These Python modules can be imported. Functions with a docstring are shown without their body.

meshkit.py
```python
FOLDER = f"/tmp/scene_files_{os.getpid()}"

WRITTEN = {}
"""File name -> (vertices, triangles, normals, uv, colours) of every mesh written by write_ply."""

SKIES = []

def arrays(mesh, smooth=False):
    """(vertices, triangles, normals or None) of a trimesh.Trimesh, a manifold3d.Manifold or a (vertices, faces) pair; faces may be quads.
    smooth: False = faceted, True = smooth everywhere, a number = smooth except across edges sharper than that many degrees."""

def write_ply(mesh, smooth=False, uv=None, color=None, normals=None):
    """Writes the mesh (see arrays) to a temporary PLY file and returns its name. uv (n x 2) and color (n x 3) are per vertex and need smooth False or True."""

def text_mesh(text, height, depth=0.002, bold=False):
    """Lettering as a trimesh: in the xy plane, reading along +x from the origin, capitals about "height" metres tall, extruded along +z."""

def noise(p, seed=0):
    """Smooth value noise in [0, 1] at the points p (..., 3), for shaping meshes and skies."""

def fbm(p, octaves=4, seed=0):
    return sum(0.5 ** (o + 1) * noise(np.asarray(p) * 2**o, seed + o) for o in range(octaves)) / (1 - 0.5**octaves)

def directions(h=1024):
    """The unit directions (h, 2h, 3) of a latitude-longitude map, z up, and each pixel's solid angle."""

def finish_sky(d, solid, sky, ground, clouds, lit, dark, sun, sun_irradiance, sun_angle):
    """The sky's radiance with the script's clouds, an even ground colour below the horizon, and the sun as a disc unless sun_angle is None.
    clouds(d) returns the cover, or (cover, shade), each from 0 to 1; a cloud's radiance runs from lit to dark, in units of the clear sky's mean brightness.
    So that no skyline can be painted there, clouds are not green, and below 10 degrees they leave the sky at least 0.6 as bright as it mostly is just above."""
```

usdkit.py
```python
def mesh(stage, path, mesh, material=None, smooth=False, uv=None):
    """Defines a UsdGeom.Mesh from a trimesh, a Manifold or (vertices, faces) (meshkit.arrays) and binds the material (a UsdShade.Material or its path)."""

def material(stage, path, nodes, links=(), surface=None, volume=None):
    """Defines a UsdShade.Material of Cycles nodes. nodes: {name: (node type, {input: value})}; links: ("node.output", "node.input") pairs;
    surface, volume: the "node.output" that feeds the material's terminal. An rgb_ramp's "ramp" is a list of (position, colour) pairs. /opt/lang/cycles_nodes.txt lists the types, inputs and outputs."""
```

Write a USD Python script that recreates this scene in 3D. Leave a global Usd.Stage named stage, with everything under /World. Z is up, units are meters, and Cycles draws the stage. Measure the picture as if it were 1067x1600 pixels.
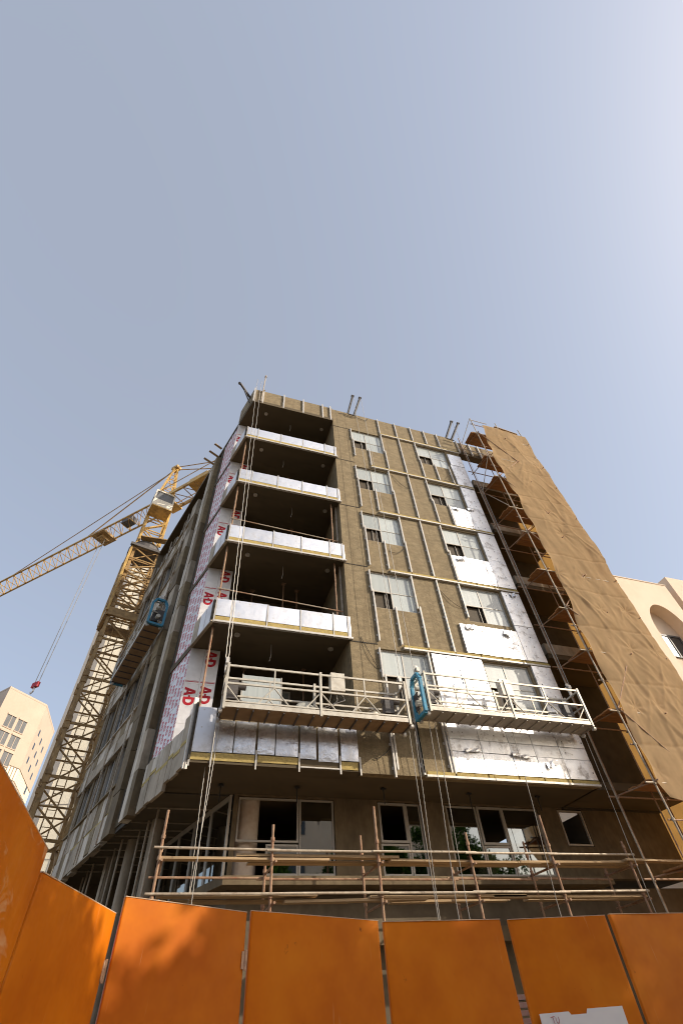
import math, random
import numpy as np, trimesh, usdkit, meshkit
from shapely.geometry import Polygon, box as sbox
from pxr import Usd, UsdGeom, UsdLux, UsdShade, Gf, Sdf

random.seed(7)
RNG = np.random.default_rng(7)
stage = Usd.Stage.CreateInMemory()
UsdGeom.SetStageUpAxis(stage, UsdGeom.Tokens.z)
UsdGeom.SetStageMetersPerUnit(stage, 1.0)
UsdGeom.Xform.Define(stage, '/World')
UsdGeom.Scope.Define(stage, '/World/Looks')

# ------------------------------------------------------------------ camera, sky, sun
YAW, PITCH, ROLL = 0.36254, 0.84297, -0.08217
CAM = np.array([0.0, -12.29, 1.6])
cy, sy, cp, sp = math.cos(YAW), math.sin(YAW), math.cos(PITCH), math.sin(PITCH)
FWD = np.array([sy * cp, cy * cp, sp]); RT = np.array([cy, -sy, 0.0]); UP = np.cross(RT, FWD)
cr, sr = math.cos(ROLL), math.sin(ROLL)
RT, UP = cr * RT + sr * UP, -sr * RT + cr * UP
cam = UsdGeom.Camera.Define(stage, '/World/camera')
cam.AddTransformOp().Set(Gf.Matrix4d(*[float(v) for row in (
    [*RT, 0], [*UP, 0], [*(-FWD), 0], [*CAM, 1]) for v in row]))
cam.CreateHorizontalApertureAttr(36.0)
cam.CreateVerticalApertureAttr(36.0 * 1024 / 682)
cam.CreateFocalLengthAttr(728.6 / 1067 * 36.0)
cam.CreateClippingRangeAttr(Gf.Vec2f(0.1, 3000))
cam.CreateExposureAttr(1.0)

SUN = np.array([0.743, -0.473, 0.473]); SUN /= np.linalg.norm(SUN)
SUN_EL = math.asin(SUN[2]); SUN_ROT = math.atan2(SUN[0], SUN[1])
dome = UsdLux.DomeLight.Define(stage, '/World/sky')
skym = usdkit.material(stage, '/World/Looks/sky', {
    'sky': ('sky_texture', {'sky_type': 'single_scattering', 'sun_disc': False, 'sun_elevation': SUN_EL,
                            'sun_rotation': SUN_ROT, 'altitude': 10.0, 'air_density': 1.0, 'aerosol_density': 3.2, 'ozone_density': 1.0}),
    'haze': ('mix', {'fac': 0.64, 'color2': (1.62, 1.71, 1.93)}),
    'bg': ('background_shader', {'strength': 0.15})}, [('sky.color', 'haze.color1'), ('haze.color', 'bg.color')], surface='bg.background')
UsdShade.MaterialBindingAPI.Apply(dome.GetPrim()).Bind(skym)
dome.GetPrim().SetCustomDataByKey('kind', 'structure')
dome.GetPrim().SetCustomDataByKey('label', 'pale hazy blue daytime sky')
sun = UsdLux.DistantLight.Define(stage, '/World/sun')
sun.CreateIntensityAttr(0.56); sun.CreateAngleAttr(0.5); sun.CreateNormalizeAttr(True)
sun.CreateColorAttr(Gf.Vec3f(1.0, 0.90, 0.76))
q = Gf.Rotation(Gf.Vec3d(0, 0, 1), Gf.Vec3d(*[float(v) for v in SUN]))
sun.AddTransformOp().Set(Gf.Matrix4d(q, Gf.Vec3d(0, 0, 0)))

# ------------------------------------------------------------------ materials
def mat(name, base, rough=0.8, metal=0.0, var=0.25, scale=2.0, bump=0.0, bscale=40.0, dark=None, dscale=0.8, damt=0.0, spec=0.3, stretch=(1, 1, 1), bdist=0.01, coat=0.0, streak=None):
    """noise-varied principled surface: fine mottling, large patches of a second colour and a fine relief"""
    b = np.array(base)
    n = {'geo': ('geometry', {}), 'map': ('mapping', {'scale': stretch}),
         'n1': ('noise_texture', {'scale': scale, 'detail': 6.0, 'roughness': 0.65}),
         'r1': ('rgb_ramp', {'ramp': [(0.25, tuple(b * (1 - var))), (0.75, tuple(np.minimum(b * (1 + var), 0.95)))]}),
         'p': ('principled_bsdf', {'roughness': rough, 'metallic': metal, 'specular_ior_level': spec, 'coat_weight': coat, 'coat_roughness': 0.2})}
    l = [('geo.position', 'map.vector'), ('map.vector', 'n1.vector'), ('n1.fac', 'r1.fac')]
    col = 'r1.color'
    if dark is not None:
        n['n2'] = ('noise_texture', {'scale': dscale, 'detail': 8.0, 'roughness': 0.7})
        n['r2'] = ('rgb_ramp', {'ramp': [(0.45, (0, 0, 0)), (0.7, (damt, damt, damt))]})
        n['m2'] = ('mix', {'color2': dark})
        l += [('map.vector', 'n2.vector'), ('n2.fac', 'r2.fac'), ('r2.color', 'm2.fac'), (col, 'm2.color1')]
        col = 'm2.color'
    if streak is not None:
        n['m4'] = ('mapping', {'scale': (7.0, 7.0, 0.35)}); n['n4'] = ('noise_texture', {'scale': 1.0, 'detail': 5.0, 'roughness': 0.6})
        n['r4'] = ('rgb_ramp', {'ramp': [(0.52, (0, 0, 0)), (0.72, (0.65, 0.65, 0.65))]}); n['x4'] = ('mix', {'color2': streak})
        l += [('geo.position', 'm4.vector'), ('m4.vector', 'n4.vector'), ('n4.fac', 'r4.fac'), ('r4.color', 'x4.fac'), (col, 'x4.color1')]; col = 'x4.color'
    l.append((col, 'p.base_color'))
    if bump:
        n['nb'] = ('noise_texture', {'scale': bscale, 'detail': 5.0, 'roughness': 0.6})
        n['b'] = ('bump', {'strength': bump, 'distance': bdist})
        l += [('map.vector', 'nb.vector'), ('nb.fac', 'b.height'), ('b.normal', 'p.normal')]
    return usdkit.material(stage, '/World/Looks/' + name, n, l, surface='p.BSDF')

M = {}
M['concrete'] = mat('concrete_render', (0.262, 0.203, 0.120), 0.92, var=0.30, scale=5.0, bump=0.8, bscale=16.0, dark=(0.185, 0.135, 0.075), dscale=1.3, damt=0.6, stretch=(0.8, 0.8, 1.5), bdist=0.02, streak=(0.17, 0.125, 0.07))
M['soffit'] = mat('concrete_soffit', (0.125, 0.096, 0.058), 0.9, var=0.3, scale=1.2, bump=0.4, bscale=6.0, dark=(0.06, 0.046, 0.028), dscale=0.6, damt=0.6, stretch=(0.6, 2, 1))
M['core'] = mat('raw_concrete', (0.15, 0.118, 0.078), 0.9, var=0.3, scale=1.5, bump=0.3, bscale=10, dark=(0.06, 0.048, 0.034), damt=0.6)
M['paleboard'] = mat('pale_board', (0.60, 0.53, 0.43), 0.85, var=0.25, scale=3.0, bump=0.5, bscale=18, dark=(0.22, 0.17, 0.115), dscale=1.8, damt=0.8, stretch=(1, 1, .4))
M['shadecon'] = mat('shaded_stained_concrete', (0.185, 0.138, 0.08), 0.9, var=0.3, scale=4.0, bump=0.6, bscale=14, dark=(0.10, 0.075, 0.045), dscale=1.1, damt=0.75, stretch=(1, 1, .6))  # patchy concrete, base darkened to carry the shade of the ground storey
M['greycon'] = mat('grey_concrete', (0.42, 0.35, 0.26), 0.9, var=0.3, scale=2.0, bump=0.5, bscale=14, dark=(0.17, 0.14, 0.10), dscale=1.4, damt=0.8, stretch=(1, 1, .5))
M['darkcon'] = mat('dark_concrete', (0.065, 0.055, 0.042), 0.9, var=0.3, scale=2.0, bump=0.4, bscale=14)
def foil(name, base, rough, bump, stain, samt, bscale):
    return usdkit.material(stage, '/World/Looks/' + name, {
        'geo': ('geometry', {}), 'oi': ('object_info', {}),
        'n1': ('noise_texture', {'scale': 1.9, 'detail': 9.0, 'roughness': 0.74}),
        'r1': ('rgb_ramp', {'ramp': [(0.52, (0, 0, 0)), (0.70, (samt,) * 3)]}),
        'm': ('mix', {'color1': base, 'color2': stain}),
        'hv': ('hsv', {}), 'mr': ('map_range', {'to_min': 0.86, 'to_max': 1.06}),
        'nb': ('noise_texture', {'scale': bscale, 'detail': 4.0, 'roughness': 0.55}), 'b': ('bump', {'strength': bump, 'distance': 0.012}),
        'rr': ('map_range', {'from_min': 0.3, 'from_max': 0.7, 'to_min': rough - 0.08, 'to_max': rough + 0.12}),
        'p': ('principled_bsdf', {'metallic': 0.92, 'roughness': rough})},
        [('geo.position', 'n1.vector'), ('n1.fac', 'r1.fac'), ('r1.color', 'm.fac'), ('oi.random', 'mr.value'), ('mr.result', 'hv.value'), ('m.color', 'hv.color'), ('hv.color', 'p.base_color'),
         ('geo.position', 'nb.vector'), ('nb.fac', 'b.height'), ('b.normal', 'p.normal'), ('n1.fac', 'rr.value'), ('rr.result', 'p.roughness')], surface='p.BSDF')
M['foil'] = foil('foil_facing', (0.90, 0.90, 0.90), 0.50, 0.9, (0.20, 0.14, 0.09), 0.9, 9.0)
M['foil_shiny'] = foil('foil_facing_shiny', (0.80, 0.79, 0.79), 0.26, 1.0, (0.5, 0.45, 0.38), 0.5, 6.0)
M['foil_clean'] = foil('foil_facing_clean', (0.74, 0.745, 0.77), 0.5, 0.4, (0.42, 0.38, 0.33), 0.5, 7.0)
M['foil_wall'] = mat('printed_facing', (0.80, 0.775, 0.76), 0.5, metal=0.35, var=0.12, scale=3.0, bump=0.2, bscale=12, dark=(0.45, 0.40, 0.36), damt=0.5)
M['red_faded'] = mat('faded_red_print', (0.58, 0.15, 0.17), 0.5, var=0.25, scale=4)
M['red'] = mat('red_print', (0.42, 0.015, 0.025), 0.5, var=0.2, scale=5)
M['wool'] = mat('mineral_wool', (0.46, 0.35, 0.13), 0.95, var=0.25, scale=14, bump=0.8, bscale=60, dark=(0.26, 0.19, 0.08), damt=0.5, dscale=3)
M['steel'] = mat('galvanised_steel', (0.62, 0.59, 0.54), 0.5, metal=0.3, var=0.12, scale=6, dark=(0.35, 0.28, 0.2), dscale=5, damt=0.5)
M['cradle'] = mat('cradle_steel', (0.56, 0.52, 0.44), 0.5, metal=0.25, var=0.15, scale=5, dark=(0.30, 0.24, 0.17), dscale=4, damt=0.6)
M['deck'] = mat('deck_board', (0.36, 0.24, 0.14), 0.8, var=0.25, scale=3, bump=0.3, bscale=20, dark=(0.2, 0.13, 0.08), damt=0.5)
M['deckgrey'] = mat('deck_sheet', (0.44, 0.40, 0.35), 0.6, metal=0.2, var=0.15, scale=3, dark=(0.25, 0.21, 0.17), damt=0.5)
M['blue'] = mat('blue_paint', (0.05, 0.27, 0.42), 0.45, var=0.2, scale=4, dark=(0.16, 0.13, 0.1), dscale=6, damt=0.5)
M['black'] = mat('black_rubber', (0.03, 0.028, 0.026), 0.6, var=0.2)
M['motor'] = mat('motor_housing', (0.10, 0.09, 0.085), 0.5, var=0.3)
M['rust'] = mat('scaffold_tube', (0.36, 0.235, 0.15), 0.7, metal=0.2, var=0.3, scale=9, dark=(0.24, 0.09, 0.045), dscale=4, damt=0.8, bump=0.3, bscale=60)
M['galvtube'] = mat('scaffold_tube_grey', (0.45, 0.38, 0.29), 0.6, metal=0.3, var=0.3, scale=8, dark=(0.2, 0.12, 0.07), dscale=5, damt=0.6)
M['plank'] = mat('scaffold_plank', (0.42, 0.29, 0.16), 0.85, var=0.35, scale=3, bump=0.5, bscale=20, dark=(0.55, 0.46, 0.33), damt=0.4, stretch=(0.25, 6, 6))
M['plank_orange'] = mat('plywood_deck', (0.32, 0.155, 0.06), 0.8, var=0.35, scale=3, bump=0.3, bscale=16, dark=(0.22, 0.10, 0.045), damt=0.6, stretch=(0.4, 4, 4))
M['cable'] = mat('steel_cable', (0.40, 0.37, 0.33), 0.5, metal=0.5, var=0.1)
M['yellow'] = mat('crane_paint', (0.62, 0.40, 0.13), 0.5, var=0.2, scale=3, dark=(0.20, 0.10, 0.04), dscale=2.2, damt=0.8)
M['mast'] = mat('crane_mast_paint', (0.42, 0.27, 0.115), 0.6, var=0.3, scale=3, dark=(0.13, 0.08, 0.04), dscale=1.8, damt=0.8)
M['column'] = mat('column_plaster', (0.66, 0.56, 0.46), 0.8, var=0.1, scale=3, dark=(0.42, 0.27, 0.17), dscale=1.8, damt=0.7)
M['cabwhite'] = mat('cab_white', (0.78, 0.72, 0.60), 0.5, var=0.1, scale=3)
M['cream'] = mat('cream_render', (0.76, 0.61, 0.46), 0.9, var=0.06, scale=0.8, bump=0.3, bscale=20, dark=(0.60, 0.46, 0.32), dscale=0.5, damt=0.35)
M['beige'] = mat('beige_stone', (0.56, 0.45, 0.35), 0.9, var=0.06, scale=0.5, dark=(0.50, 0.37, 0.27), dscale=0.3, damt=0.4)
M['pale'] = mat('pale_cladding', (0.80, 0.73, 0.58), 0.8, var=0.05, scale=0.5)
M['shade_joint_grey'] = mat('side_shade_and_joint_grey', (0.42, 0.39, 0.35), 0.8, var=0.06, scale=0.5)  # grey of the cladding joints and of the pale tower's painted side shade
def fence_mat(name, smear):
    n = {'geo': ('geometry', {}), 'n1': ('noise_texture', {'scale': 1.3, 'detail': 6.0, 'roughness': 0.6}),
         'r1': ('rgb_ramp', {'ramp': [(0.3, (0.48, 0.112, 0.003)), (0.55, (0.60, 0.165, 0.005)), (0.75, (0.66, 0.21, 0.009))]}),
         'ms': ('mapping', {'scale': (34.0, 34.0, 1.6)}), 'ns': ('noise_texture', {'scale': 1.0, 'detail': 3.0, 'roughness': 0.6}),
         'rs': ('rgb_ramp', {'ramp': [(0.69, (0, 0, 0)), (0.76, (0.55, 0.55, 0.55))]}), 'm1': ('mix', {'color2': (0.62, 0.36, 0.16)}),
         'nd': ('noise_texture', {'scale': 7.0, 'detail': 6.0, 'roughness': 0.75}), 'rd': ('rgb_ramp', {'ramp': [(0.66, (0, 0, 0)), (0.74, (0.7, 0.7, 0.7))]}), 'm2': ('mix', {'color2': (0.10, 0.035, 0.012)}),
         'mp': ('mapping', {'rotation': (0.0, 0.7, 0.5), 'scale': (2.2, 2.2, 6.0)}), 'np': ('noise_texture', {'scale': 1.0, 'detail': 4.0, 'roughness': 0.55, 'distortion': 1.2}),
         'rp': ('rgb_ramp', {'ramp': [(0.56, (0, 0, 0)), (0.68, (smear,) * 3)]}), 'm3': ('mix', {'color2': (0.68, 0.42, 0.22)}),
         'nb': ('noise_texture', {'scale': 3.0, 'detail': 4.0}), 'b': ('bump', {'strength': 0.15, 'distance': 0.02}), 'rr': ('map_range', {'from_min': 0.3, 'from_max': 0.7, 'to_min': 0.38, 'to_max': 0.6}),
         'p': ('principled_bsdf', {'specular_ior_level': 0.14})}
    l = [('geo.position', k + '.vector') for k in ('n1', 'ms', 'nd', 'mp', 'nb')] + [('ms.vector', 'ns.vector'), ('mp.vector', 'np.vector'), ('n1.fac', 'r1.fac'), ('ns.fac', 'rs.fac'), ('nd.fac', 'rd.fac'), ('np.fac', 'rp.fac'),
         ('r1.color', 'm1.color1'), ('rs.color', 'm1.fac'), ('m1.color', 'm2.color1'), ('rd.color', 'm2.fac'), ('m2.color', 'm3.color1'), ('rp.color', 'm3.fac'), ('m3.color', 'p.base_color'),
         ('nb.fac', 'b.height'), ('b.normal', 'p.normal'), ('nd.fac', 'rr.value'), ('rr.result', 'p.roughness')]
    return usdkit.material(stage, '/World/Looks/' + name, n, l, surface='p.BSDF')
M['fence'] = fence_mat('orange_sheet', 0.0)
M['fence_scuffed'] = fence_mat('scuffed_orange_sheet', 0.75)
M['dust'] = mat('scuffed_edge', (0.52, 0.36, 0.24), 0.8, var=0.3, scale=20)
M['paper'] = mat('white_sheet', (0.74, 0.74, 0.76), 0.5, var=0.03, scale=3)
M['gold'] = mat('gold_print', (0.45, 0.27, 0.05), 0.5, var=0.05)
M['sand'] = mat('sandy_ground', (0.15, 0.115, 0.075), 0.95, var=0.25, scale=0.8, bump=0.5, bscale=14, dark=(0.16, 0.125, 0.085), damt=0.6)
M['asphalt'] = mat('asphalt', (0.06, 0.058, 0.055), 0.9, var=0.3, scale=8, bump=0.5, bscale=60)
M['paver'] = mat('paving', (0.19, 0.16, 0.125), 0.9, var=0.2, scale=2, bump=0.3, bscale=30)
M['bark'] = mat('bark', (0.12, 0.085, 0.055), 0.95, var=0.35, scale=6, bump=0.8, bscale=20)
M['dim_room'] = mat('dim_room_brown', (0.075, 0.056, 0.034), 0.7, var=0.25, scale=3)  # brown standing in for the dim room light inside the openings
M['frame'] = mat('window_frame', (0.50, 0.46, 0.40), 0.5, metal=0.2, var=0.1, scale=5)
M['film'] = usdkit.material(stage, '/World/Looks/filmed_glass', {
    'oi': ('object_info', {}), 'mr': ('map_range', {'to_min': 0.72, 'to_max': 1.12}), 'hs': ('hsv', {'saturation': 0.9}),
    'geo': ('geometry', {}), 'map': ('mapping', {'scale': (16.0, 1.0, 0.05)}), 'n': ('noise_texture', {'scale': 1.0, 'detail': 2.0}),
    'r': ('rgb_ramp', {'ramp': [(0.35, (0.42, 0.46, 0.44)), (0.65, (0.50, 0.53, 0.50))]}),
    'p': ('principled_bsdf', {'roughness': 0.32, 'coat_weight': 0.6, 'coat_roughness': 0.08, 'specular_ior_level': 0.5})},
    [('geo.position', 'map.vector'), ('map.vector', 'n.vector'), ('n.fac', 'r.fac'), ('r.color', 'hs.color'), ('oi.random', 'mr.value'), ('mr.result', 'hs.value'), ('hs.color', 'p.base_color')], surface='p.BSDF')
M['glass'] = usdkit.material(stage, '/World/Looks/window_glass', {
    'f': ('fresnel', {'IOR': 1.6}), 't': ('transparent_bsdf', {'color': (0.35, 0.37, 0.35)}), 'g': ('glossy_bsdf', {'color': (0.9, 0.92, 0.9), 'roughness': 0.02}),
    'a': ('math', {'math_type': 'add', 'value2': 0.22}),
    'm': ('mix_closure', {})}, [('f.fac', 'a.value1'), ('a.value', 'm.fac'), ('t.BSDF', 'm.closure1'), ('g.BSDF', 'm.closure2')], surface='m.closure')
M['darkglass'] = mat('tinted_glass', (0.035, 0.04, 0.045), 0.06, var=0.1, spec=0.6)
M['greyglass'] = mat('grey_window', (0.16, 0.16, 0.16), 0.25, var=0.35, scale=1.2, stretch=(3, 3, .4))
M['tealglass'] = mat('teal_glass', (0.10, 0.20, 0.20), 0.15, var=0.2)
def cloth(name, base, trans):
    b = np.array(base)
    return usdkit.material(stage, '/World/Looks/' + name, {
        'geo': ('geometry', {}), 'n': ('noise_texture', {'scale': 1.1, 'detail': 6.0, 'roughness': 0.65}),
        'r': ('rgb_ramp', {'ramp': [(0.3, tuple(b * 0.85)), (0.7, tuple(b * 1.1))]}),
        'nb': ('noise_texture', {'scale': 160.0, 'detail': 2.0}), 'b': ('bump', {'strength': 0.15, 'distance': 0.004}),
        'd': ('diffuse_bsdf', {'roughness': 0.5}), 't': ('translucent_bsdf', {}), 'm': ('mix_closure', {'fac': trans})},
        [('geo.position', 'n.vector'), ('n.fac', 'r.fac'), ('r.color', 'd.color'), ('r.color', 't.color'), ('geo.position', 'nb.vector'), ('nb.fac', 'b.height'), ('b.normal', 'd.normal'),
         ('d.BSDF', 'm.closure1'), ('t.BSDF', 'm.closure2')], surface='m.closure')
M['tarp'] = cloth('ochre_tarpaulin', (0.64, 0.45, 0.255), 0.3)
M['tarp_side'] = cloth('ochre_netting', (0.42, 0.24, 0.075), 0.45)
M['sack'] = cloth('white_sack', (0.66, 0.64, 0.56), 0.1)
M['leaf'] = usdkit.material(stage, '/World/Looks/leaf', {
    'gi': ('geometry', {}), 'r': ('rgb_ramp', {'ramp': [(0.0, (0.05, 0.10, 0.018)), (1.0, (0.12, 0.19, 0.035))]}),
    'd': ('diffuse_bsdf', {}), 't': ('translucent_bsdf', {}), 'm': ('mix_closure', {'fac': 0.35})},
    [('gi.random_per_island', 'r.fac'), ('r.color', 'd.color'), ('r.color', 't.color'), ('d.BSDF', 'm.closure1'), ('t.BSDF', 'm.closure2')], surface='m.closure')

# ------------------------------------------------------------------ mesh helpers
V3 = lambda *a: np.array(a, float)
class MB:
    def __init__(s): s.v, s.f, s.n = [], [], 0
    def add(s, v, f):
        v = np.asarray(v, float); f = np.asarray(f, int)
        if f.shape[1] == 4: f = np.vstack([f[:, [0, 1, 2]], f[:, [0, 2, 3]]])
        s.v.append(v); s.f.append(f + s.n); s.n += len(v); return s
    def hexa(s, b, t):
        """prism from bottom ring b (n points, counter-clockwise seen from the side of t) to ring t"""
        n = len(b); v = list(b) + list(t)
        f = [(i, (i + 1) % n, n + (i + 1) % n) for i in range(n)] + [(i, n + (i + 1) % n, n + i) for i in range(n)]
        f += [(0, i + 1, i) for i in range(1, n - 1)] + [(n, n + i, n + i + 1) for i in range(1, n - 1)]
        return s.add(v, f)
    def box(s, x0, x1, y0, y1, z0, z1):
        return s.hexa([V3(x0, y0, z0), V3(x1, y0, z0), V3(x1, y1, z0), V3(x0, y1, z0)], [V3(x0, y0, z1), V3(x1, y0, z1), V3(x1, y1, z1), V3(x0, y1, z1)])
    def obox(s, c, a, b, h):
        """box with centre c and half-axis vectors a, b, h (right-handed)"""
        c, a, b, h = map(lambda w: np.asarray(w, float), (c, a, b, h))
        r = [-a - b, a - b, a + b, -a + b]
        return s.hexa([c + k - h for k in r], [c + k + h for k in r])
    def beam(s, p, q, w, t, up=(0, 0, 1)):
        p, q = np.asarray(p, float), np.asarray(q, float); d = q - p; L = np.linalg.norm(d); d /= L
        u = np.asarray(up, float)
        if abs(d @ u) > 0.95: u = V3(1, 0, 0) if abs(d[0]) < 0.9 else V3(0, 1, 0)
        a = np.cross(d, u); a /= np.linalg.norm(a); b = np.cross(a, d)
        return s.obox((p + q) / 2, d * L / 2, -a * w / 2, b * t / 2)
    def tube(s, p, q, r, n=8, r2=None):
        p, q = np.asarray(p, float), np.asarray(q, float); d = q - p; d /= np.linalg.norm(d)
        u = V3(0, 0, 1) if abs(d[2]) < 0.9 else V3(1, 0, 0)
        a = np.cross(d, u); a /= np.linalg.norm(a); b = np.cross(d, a); r2 = r if r2 is None else r2
        A = np.linspace(0, 2 * math.pi, n, endpoint=False)
        ring = [math.cos(t) * a + math.sin(t) * b for t in A]
        return s.hexa([p + r * k for k in ring], [q + r2 * k for k in ring])
    def path(s, pts, r, n=6):
        for a, b in zip(pts[:-1], pts[1:]): s.tube(a, b, r, n)
        return s
    def poly(s, pts, z0, z1):
        g = Polygon(pts); m = trimesh.creation.extrude_polygon(g, z1 - z0, engine='earcut'); m.apply_translation((0, 0, z0))
        return s.add(m.vertices, m.faces)
    def tm(s, m): return s.add(m.vertices, m.faces)
    def mesh(s): return np.vstack(s.v), np.vstack(s.f)
    def empty(s): return s.n == 0

COUNT = {}
def numbered(parent, name):
    k = COUNT.get((parent, name), 0); COUNT[(parent, name)] = k + 1
    return parent + '/' + (name if k == 0 else '%s_%03d' % (name, k))
LOC = {}
def meta(prim, label=None, cat=None, group=None, kind=None):
    for k, v in (('label', label), ('category', cat), ('group', group), ('kind', kind)):
        if v: prim.SetCustomDataByKey(k, v)
def thing(name, label, cat, loc, group=None):
    p = numbered('/World', name); x = UsdGeom.Xform.Define(stage, p); x.AddTranslateOp().Set(Gf.Vec3d(*map(float, loc)))
    LOC[p] = np.array(loc, float); meta(x.GetPrim(), label, cat, group); return p
def part(parent, name, mb, m, smooth=False, label=None, kind=None):
    p = numbered(parent, name); root = '/'.join(p.split('/')[:3])
    v, f = mb.mesh() if isinstance(mb, MB) else (np.asarray(mb.vertices), np.asarray(mb.faces))
    usdkit.mesh(stage, p, (v - LOC[root], f), M[m], smooth); LOC.setdefault(p, LOC[root])
    meta(stage.GetPrimAtPath(p), label, kind=kind); return p
def single(name, mb, m, label, cat, group=None, smooth=False, loc=None, kind=None):
    v, f = mb.mesh(); p = numbered('/World', name)
    loc = V3((v[:, 0].min() + v[:, 0].max()) / 2, (v[:, 1].min() + v[:, 1].max()) / 2, v[:, 2].min()) if loc is None else loc
    g = usdkit.mesh(stage, p, (v - loc, f), M[m], smooth); g.AddTranslateOp().Set(Gf.Vec3d(*map(float, loc))); LOC[p] = loc
    meta(g.GetPrim(), label, cat, group, kind); return p

# the slanted left face of the building: s runs back along it, o outwards, z up
LU = V3(-0.2974, 0.9548, 0); LN = V3(-0.9548, -0.2974, 0); L0 = V3(0.25, 0, 0)
LP = lambda s, o, z: L0 + LU * s + LN * o + V3(0, 0, z)
def lbox(mb, s0, s1, o0, o1, z0, z1):
    return mb.hexa([LP(s0, o0, z0), LP(s0, o1, z0), LP(s1, o1, z0), LP(s1, o0, z0)][::-1], [LP(s0, o0, z1), LP(s0, o1, z1), LP(s1, o1, z1), LP(s1, o0, z1)][::-1])

# ------------------------------------------------------------------ ground
g = MB().box(-600, 600, -600, 600, -0.5, 0.0); single('ground', g, 'sand', 'dry sandy ground of the building plot', None, kind='structure', loc=V3(0, 0, 0))
g = MB().box(-200, 200, -14.6, -9.9, 0.004, 0.12)
single('pavement', MB().box(-200, 200, -15.0, -9.95, -0.2, 0.12), 'paver', 'paved footpath running past the orange hoarding', None, kind='structure', loc=V3(0, -12, 0))
single('road', MB().box(-200, 200, -25.0, -15.0, -0.2, 0.006), 'asphalt', 'asphalt street in front of the building plot', None, kind='structure', loc=V3(0, -20, 0))

# ------------------------------------------------------------------ the building under construction
B = thing('unfinished_building', 'seven storey concrete building under construction, half clad in silver insulation boards', 'building', (6, 4, 0))
LEV = [6.14, 10.15, 13.58, 17.05, 20.45, 23.85]           # undersides of the slabs
RAILZ = [6.13, 10.1, 13.47, 16.92, 20.32, 23.65]
WTOP = [9.97, 13.35, 16.73, 20.13, 23.5]
XL, XP, XR = 0.25, 4.62, 12.2
sx = lambda y: 0.25 - 0.3115 * y
# front wall with window openings
WX = [(5.62, 7.38), (9.45, 11.27)]
outer = sbox(XP, 6.14, XR, 25.22)
for a, b in WX:
    for zt in WTOP: outer = outer.difference(sbox(a, zt - 1.72, b, zt))
m = trimesh.creation.extrude_polygon(outer, 0.26, engine='earcut')
v = m.vertices.copy(); m.vertices = np.c_[v[:, 0], 0.34 - v[:, 2], v[:, 1]]
part(B, 'front_wall', m, 'concrete')
# construction joints on the pier
for z in (23.45, 20.4, 16.95, 13.5, 10.1):
    part(B, 'joint_groove', MB().box(4.63, 5.58, 0.068, 0.079, z, z + 0.035), 'darkcon')
# slabs
for i, z in enumerate(LEV):
    far = 13.2 if i in (0,) else 3.4
    pts = [(sx(0) + 0.02, 0.02), (XP + 0.04, 0.02), (XP + 0.04, 0.345), (XR - 0.02, 0.345), (XR - 0.02, far), (sx(far), far)]
    if i == 0: pts = [(sx(0) + 0.02, 0.02), (XP + 0.04, 0.02), (XP + 0.04, 0.345), (XR - 0.02, 0.345), (XR - 0.02, far), (sx(far), far)]
    if i == 5: pts = [(sx(0) + 0.02, 0.0), (XP, 0.0), (XP, 0.345), (XR - 0.02, 0.345), (XR - 0.02, 13), (sx(13) + 0.02, 13)]
    part(B, 'floor_slab' if i < 5 else 'roof_slab', MB().poly(pts, z, z + 0.22), 'soffit')
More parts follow.
